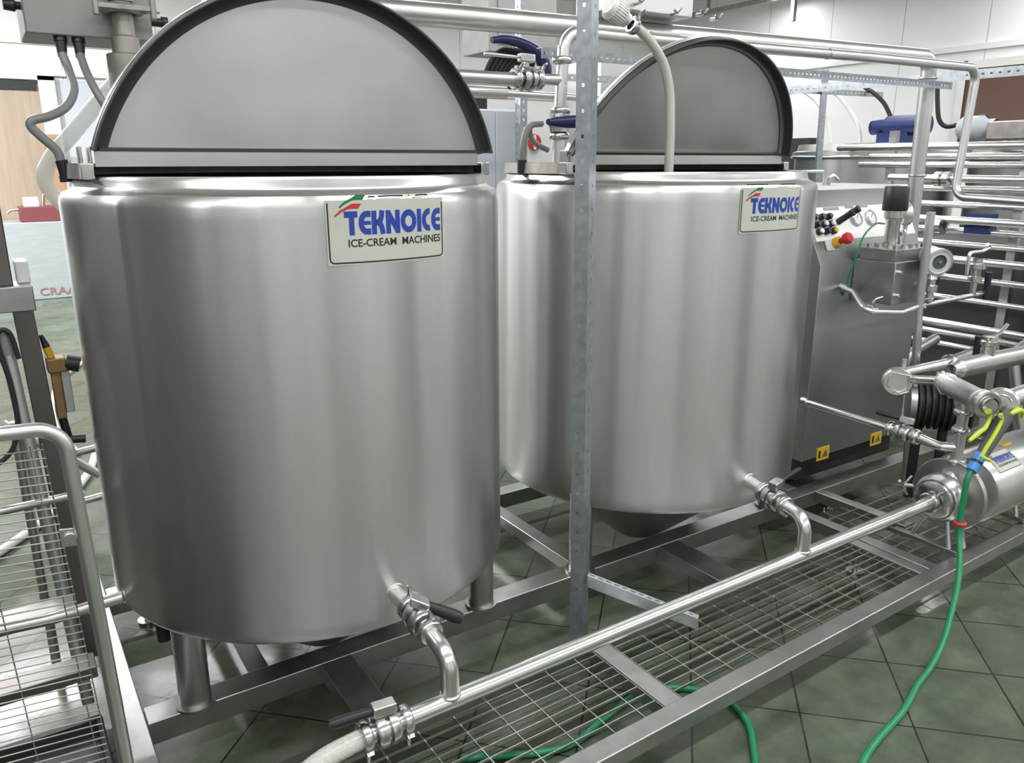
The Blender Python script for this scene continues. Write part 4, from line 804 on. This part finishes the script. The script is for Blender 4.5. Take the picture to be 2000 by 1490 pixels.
# ------------------------------------------------------------------ spray gun and green hose
GN = thing('spray_gun', 'lime and grey hose spray gun hanging over the pump', 'spray gun', (2.95, 1.31, 0.6))
g1 = Vector((3.021, 1.32, 0.705)); g2 = Vector((2.893, 1.32, 0.575)); gdir = (g2 - g1).normalized()
def GP(x, z, dy=0.0): return Vector((x, 1.32 + dy, z))
MB().tube([g1 - gdir * 0.012, g1, g1 + gdir * 0.07, g1 + gdir * 0.14, g2], 0.02, 16, radii=[0.020, 0.031, 0.027, 0.023, 0.021]).build('grip', GUNGREY, GN)
MB().tube(spline([GP(2.960, 0.728, -0.012), GP(2.968, 0.700, -0.014), GP(2.930, 0.655, -0.016), GP(2.892, 0.615, -0.014), GP(2.868, 0.582, -0.012)], 5), 0.0075, 10).tube([GP(2.868, 0.583, -0.014), GP(2.905, 0.566, -0.024)], 0.008, 10).build('lime_frame', LIME, GN)
MB().tube([GP(3.010, 0.722, -0.022), GP(3.060, 0.728, -0.024), GP(3.105, 0.716, -0.022), GP(3.108, 0.688, -0.022)], 0.008, 10, radii=[0.006, 0.012, 0.009, 0.005]).build('lime_nozzle', LIME, GN)
MB().tube([GP(2.888, 0.747), GP(2.948, 0.738)], 0.011, 10).tube([GP(2.920, 0.740), GP(2.905, 0.705), GP(2.890, 0.685), GP(2.840, 0.672), GP(2.790, 0.655)], 0.006, 8, radii=[0.006, 0.008, 0.008, 0.009, 0.006]).build('trigger', LIME, GN)
MB().tube([GP(2.889, 0.585), GP(2.868, 0.562)], 0.022, 16).tube([GP(2.862, 0.556), GP(2.838, 0.532)], 0.020, 16).build('blue_connector', BLUEBR, GN)
MB().tube([GP(2.869, 0.564), GP(2.861, 0.555)], 0.0205, 16).build('black_seal', BLACK, GN)
hose = MB().tube(spline([(2.846, 1.32, 0.542), (2.82, 1.32, 0.50), (2.815, 1.32, 0.42), (2.81, 1.318, 0.34), (2.80, 1.305, 0.28), (2.755, 1.27, 0.215), (2.69, 1.235, 0.155), (2.60, 1.20, 0.10), (2.49, 1.16, 0.05), (2.37, 1.13, 0.016), (2.25, 1.105, 0.011), (2.10, 1.06, 0.011), (1.81, 1.00, 0.011), (1.5, 0.85, 0.011), (1.2, 0.6, 0.011)], 8), 0.0102, 14).build('garden_hose', GREENH)
MB().ring((2.812, 1.318, 0.335), (0.05, 0, 1), 0.0165, 0.0075, 20).build('red_ring', RED, GN)
tag(hose, 'green hose running from the spray gun over the rail and along floor', 'hose')
hose2 = MB().tube(spline([(0.9, 1.62, 0.011), (1.15, 1.50, 0.011), (1.33, 1.53, 0.011), (1.5, 1.56, 0.011), (1.63, 1.50, 0.011), (1.70, 1.40, 0.011), (1.675, 1.29, 0.011), (1.60, 1.20, 0.011), (1.50, 1.10, 0.011), (1.40, 0.95, 0.011)], 8), 0.010, 14).build('garden_hose', GREENH)
tag(hose2, 'green hose emerging on the floor from beneath the front rail', 'hose')

# ------------------------------------------------------------------ far right: pasteuriser tubes, vats, motors
TF = thing('tube_heat_exchanger', 'tall bank of long level steel tubes at the right edge', 'heat exchanger', (5.0, 2.4, 0))
for k, z in enumerate((1.69, 1.63, 1.58, 1.50, 1.44, 1.34, 1.255, 1.19, 1.10, 1.02, 0.90, 0.76, 0.62, 0.55, 0.46)):
    x = 4.98 + (k % 3) * 0.07; y1 = (3.5, 3.3, 3.42, 3.1)[k % 4]
    MB().tube([(x, 0.4, z - 0.01), (x, 2.2, z), (x, y1, z + 0.005)], 0.019 if k % 3 else 0.023, 14).build('level_tube', STEEL_POL, TF)
for y in (1.5, 2.35, 3.2): MB().box(5.16, 5.20, y, y + 0.05, 0.0, 1.80).build('support_post', STEEL_CAB, TF)
for z, r in ((1.22, 0.055), (0.90, 0.05), (1.50, 0.045)):
    MB().turn((4.98, 2.75, z), (0, 1, 0), [(0.024, -0.05), (r, -0.045), (r, -0.01), (0.03, 0.0), (r, 0.01), (r, 0.045), (0.024, 0.05)], 20).build('coupling', STEEL_FIT, TF)
MB().box(5.02, 5.10, 2.45, 2.60, 1.18, 1.30).build('blue_actuator', BLUEMOT, TF)
PU2 = thing('steel_pipework', 'dark jumble of low bent steel pipes under the tube bank', 'pipe', (4.6, 2.4, 0.2))
for k, pts in enumerate(([(4.15, 2.35, 0.15), (4.20, 2.4, 0.55), (4.50, 2.4, 0.62)], [(4.35, 2.2, 0.15), (4.40, 2.3, 0.50), (4.70, 2.25, 0.55)], [(4.55, 1.9, 0.2), (4.55, 2.0, 0.6), (4.90, 2.0, 0.7)])):
    MB().tube(fillet(pts, 0.1, 8), 0.03, 14).build('bent_tube', STEEL_FRAME, PU2)
DB = MB().box(5.3, 5.9, 0.6, 3.4, 0.0, 1.10).build('black_cabinet', mat('charcoal_cabinet', (0.07, 0.07, 0.07), 0.5)); tag(DB, 'low charcoal cabinet behind the tube bank', 'cabinet')
def vat(x, y, r, ztop, label, mcol, motor_label):
    t = thing('far_vat', label, 'tank', (x, y, 0), 'far round vats with motors on top')
    MB().turn((x, y, 0), (0, 0, 1), [(r, 0.3), (r, ztop - 0.10), (r + 0.02, ztop - 0.09), (r + 0.02, ztop - 0.06), (r * 0.98, ztop - 0.05), (r * 0.96, ztop), (0.001, ztop + 0.02)], 56).build('shell', STEEL_CAB, t)
    MB().ring((x, y, ztop - 0.10), (0, 0, 1), r + 0.02, 0.014, 56).build('rim_tube', STEEL_POL, t)
    for a in (45, 135, 225, 315): MB().cyl((x + r * 0.8 * math.cos(math.radians(a)), y + r * 0.8 * math.sin(math.radians(a)), 0), (x + r * 0.8 * math.cos(math.radians(a)), y + r * 0.8 * math.sin(math.radians(a)), 0.32), 0.04).build('leg', STEEL_CAB, t)
    return t
vat(6.25, 4.05, 0.62, 1.74, 'far steel vat under the blue motor', None, None)
vat(6.7, 2.7, 0.72, 1.72, 'far steel vat under the grey motor behind tube bank', None, None)
m1 = thing('blue_motor', 'blue gear motor mounted on the far vat', 'motor', (6.0, 3.8, 1.75))
MB().cyl((6.0, 3.80, 1.87), (6.0, 3.48, 1.87), 0.075, seg=20).build('ribbed_body', BLUEMOT, m1); MB().cyl((6.0, 3.93, 1.86), (6.0, 3.80, 1.87), 0.055, seg=16).box(5.94, 6.06, 3.6, 3.85, 1.74, 1.82).build('gear_head', BLUEMOT, m1)
m2 = thing('grey_motor', 'grey motor lying on the far vat at right', 'motor', (6.0, 2.9, 1.75))
MB().turn((6.0, 3.24, 1.83), (0, -1, 0), [(0.001, -0.01), (0.06, 0.0), (0.085, 0.03), (0.085, 0.17), (0.06, 0.20), (0.06, 0.25)], 24).build('motor_body', WHITEG, m2); MB().box(5.93, 6.07, 2.3, 3.02, 1.745, 1.87).build('gear_box', STEEL_OLD, m2, bevel=0.01)
for pts, lb, mt_ in (([(6.0, 4.04, 2.172), (6.0, 3.95, 2.12), (6.0, 3.86, 2.045), (6.0, 3.80, 1.96), (6.0, 3.76, 1.89)], 'black cable drooping onto the blue motor', RUBBER),
                ([(6.0, 3.45, 2.16), (6.0, 3.43, 2.02), (6.0, 3.40, 1.90), (6.0, 3.34, 1.85), (6.0, 3.25, 1.862), (6.0, 3.17, 1.892), (6.0, 3.08, 1.905), (6.0, 3.04, 1.87)], 'black cable drooping onto the grey motor', RUBBER)):
    o = MB().tube(spline(pts, 8), 0.016, 10).build('black_cable', mt_); tag(o, lb, 'cable')
for pts, lb in (([(6.0, 5.6, 2.16), (6.0, 4.82, 2.192), (6.0, 4.4, 2.198), (6.0, 4.05, 2.192)], 'white hose running level under the slotted rack beam'),
                ([(6.0, 4.85, 2.16), (6.0, 4.63, 2.183), (6.0, 4.44, 2.061), (6.0, 4.33, 1.88), (6.0, 4.27, 1.70)], 'white hose arching down left of the far vat'),
                ([(6.0, 4.42, 2.165), (6.0, 4.28, 2.13), (6.0, 4.12, 1.965), (6.0, 4.05, 1.86), (6.0, 4.02, 1.74)], 'white hose arching down onto the far vat')):
    o = MB().tube(spline(pts, 8), 0.016, 10).build('white_hose', WHITEP); tag(o, lb, 'hose')
TC = thing('teal_cabinet', 'teal cabinet topped by a black tray behind second tank', 'cabinet', (5.3, 5.1, 0))
MB().box(4.6, 6.05, 4.9, 5.3, 0, 1.63).build('carcass', TEAL, TC, bevel=0.004); MB().box(4.6, 6.05, 4.88, 5.3, 1.63, 1.69).build('worktop', GREYBOX, TC); MB().box(4.65, 5.95, 4.9, 5.25, 1.69, 1.81).build('black_tray', BLACK, TC)
BD = MB().box(6.58, 6.67, 4.93, 5.30, 0, 1.82).build('ribbed_panel', RUBBER); tag(BD, 'narrow black panel standing right of teal cabinet', 'panel')
BB2 = MB().box(6.69, 6.88, 5.19, 5.5, 0.9, 1.56).build('blue_drum', BLUEMOT); tag(BB2, 'blue bin standing between black panel and far vat', 'bin')
SB = MB().box(6.69, 6.88, 5.19, 5.5, 0.0, 0.9).build('bin_stand', GREYBOX); tag(SB, 'grey stand under the blue bin', 'stand')
w1 = thing('window_1', 'brown tinted window in the right wall', 'window', (10.95, 4.0, 1.6)); w1['kind'] = 'structure'
MB().box(10.93, 10.96, 3.2, 5.9, 1.75, 2.75).build('pane', GLASS_BROWN, w1); MB().box(10.9, 11.0, 5.9, 6.0, 1.65, 2.85).box(10.9, 11.0, 3.1, 6.0, 2.75, 2.85).build('window_frame', STEEL_CAB, w1)
HRL = thing('ceiling_rail', 'grey rail hanging below the ceiling at the far wall', 'rail', (10.5, 9.0, 3.9))
MB().box(10.4, 10.5, 6.0, 11.8, 3.93, 4.0).build('rail_bar', STEEL_OLD, HRL); MB().box(10.42, 10.48, 8.3, 8.36, 3.6, 3.93).build('rail_bracket', STEEL_OLD, HRL); MB().box(10.43, 10.47, 10.0, 10.04, 4.0, 4.3).box(10.43, 10.47, 7.0, 7.04, 4.0, 4.3).build('hanger', STEEL_OLD, HRL)

# ------------------------------------------------------------------ made-up blocks added outside the frame for the tanks to mirror
MC = thing('unseen_dark_block', 'added tall dark block left of the guard panel for tank reflections', 'machine', (-1.2, 2.4, 0))  # invented body, added unseen to darken the left side of the tanks
MB().box(-1.9, -0.9, 0.7, 4.4, 0.12, 1.95).build('casing', mat('unseen_block_steel', (0.20, 0.20, 0.20), 0.45, 0.5), MC, bevel=0.01)
for x in (-1.8, -1.0):
    for y in (0.8, 4.3): MB().cyl((x, y, 0), (x, y, 0.12), 0.03).build('leg', STEEL_FRAME, MC)
for x0, x1, y0, y1, h_, nm, lb in ((-3.4, -2.6, -3.0, -2.3, 2.3, 'unseen_grey_block', 'added tall grey block behind the camera at left for tank reflections'),
                               (0.3, 0.8, -4.2, -3.7, 2.4, 'unseen_grey_block', 'added narrow grey block behind the camera for tank reflections'),
                               (3.6, 4.6, -2.6, -1.9, 2.1, 'unseen_grey_block', 'added grey block behind the camera at right for tank reflections')):
    o = MB().box(x0, x1, y0, y1, 0, h_).build(nm, mat('unseen_block_grey', (0.16, 0.17, 0.18), 0.5), bevel=0.01); tag(o, lb, 'cabinet')  # invented blocks, added unseen to give the tanks darker reflected bands

SR = thing('unseen_rear_block', 'added tall dark block along the far left for tank reflections', 'rack', (-1.6, 6.5, 0))  # added unseen to darken the bright strip along the tank edge
MB().box(-2.2, -0.9, 4.8, 9.2, 0.1, 2.2).build('block_body', mat('unseen_block_dark', (0.12, 0.125, 0.13), 0.6), SR, bevel=0.01)
for x in (-2.1, -1.0):
    for y in (4.9, 9.1): MB().cyl((x, y, 0), (x, y, 0.1), 0.04).build('leg', STEEL_FRAME, SR)
DT = thing('floor_darkener', 'added dark tray covering bright floor reflections behind the wire panel', 'tray', (-0.35, 2.0, 0))  # added to darken the floor where it mirrors the lamps
MB().box(-0.42, 0.085, 1.58, 2.28, 0.03, 0.045).box(-0.42, 0.085, 1.58, 1.60, 0.045, 0.08).box(-0.42, 0.085, 2.26, 2.28, 0.045, 0.08).box(0.07, 0.085, 1.60, 2.26, 0.045, 0.08).build('pan', mat('floor_darkener_black', (0.03, 0.032, 0.03), 0.55, 0.0, noise=0.3, nscale=6), DT, bevel=0.002)
for x in (-0.38, 0.05):
    for y in (1.62, 2.2): MB().cyl((x, y, 0), (x, y, 0.03), 0.02).build('foot', STEEL_FRAME, DT)
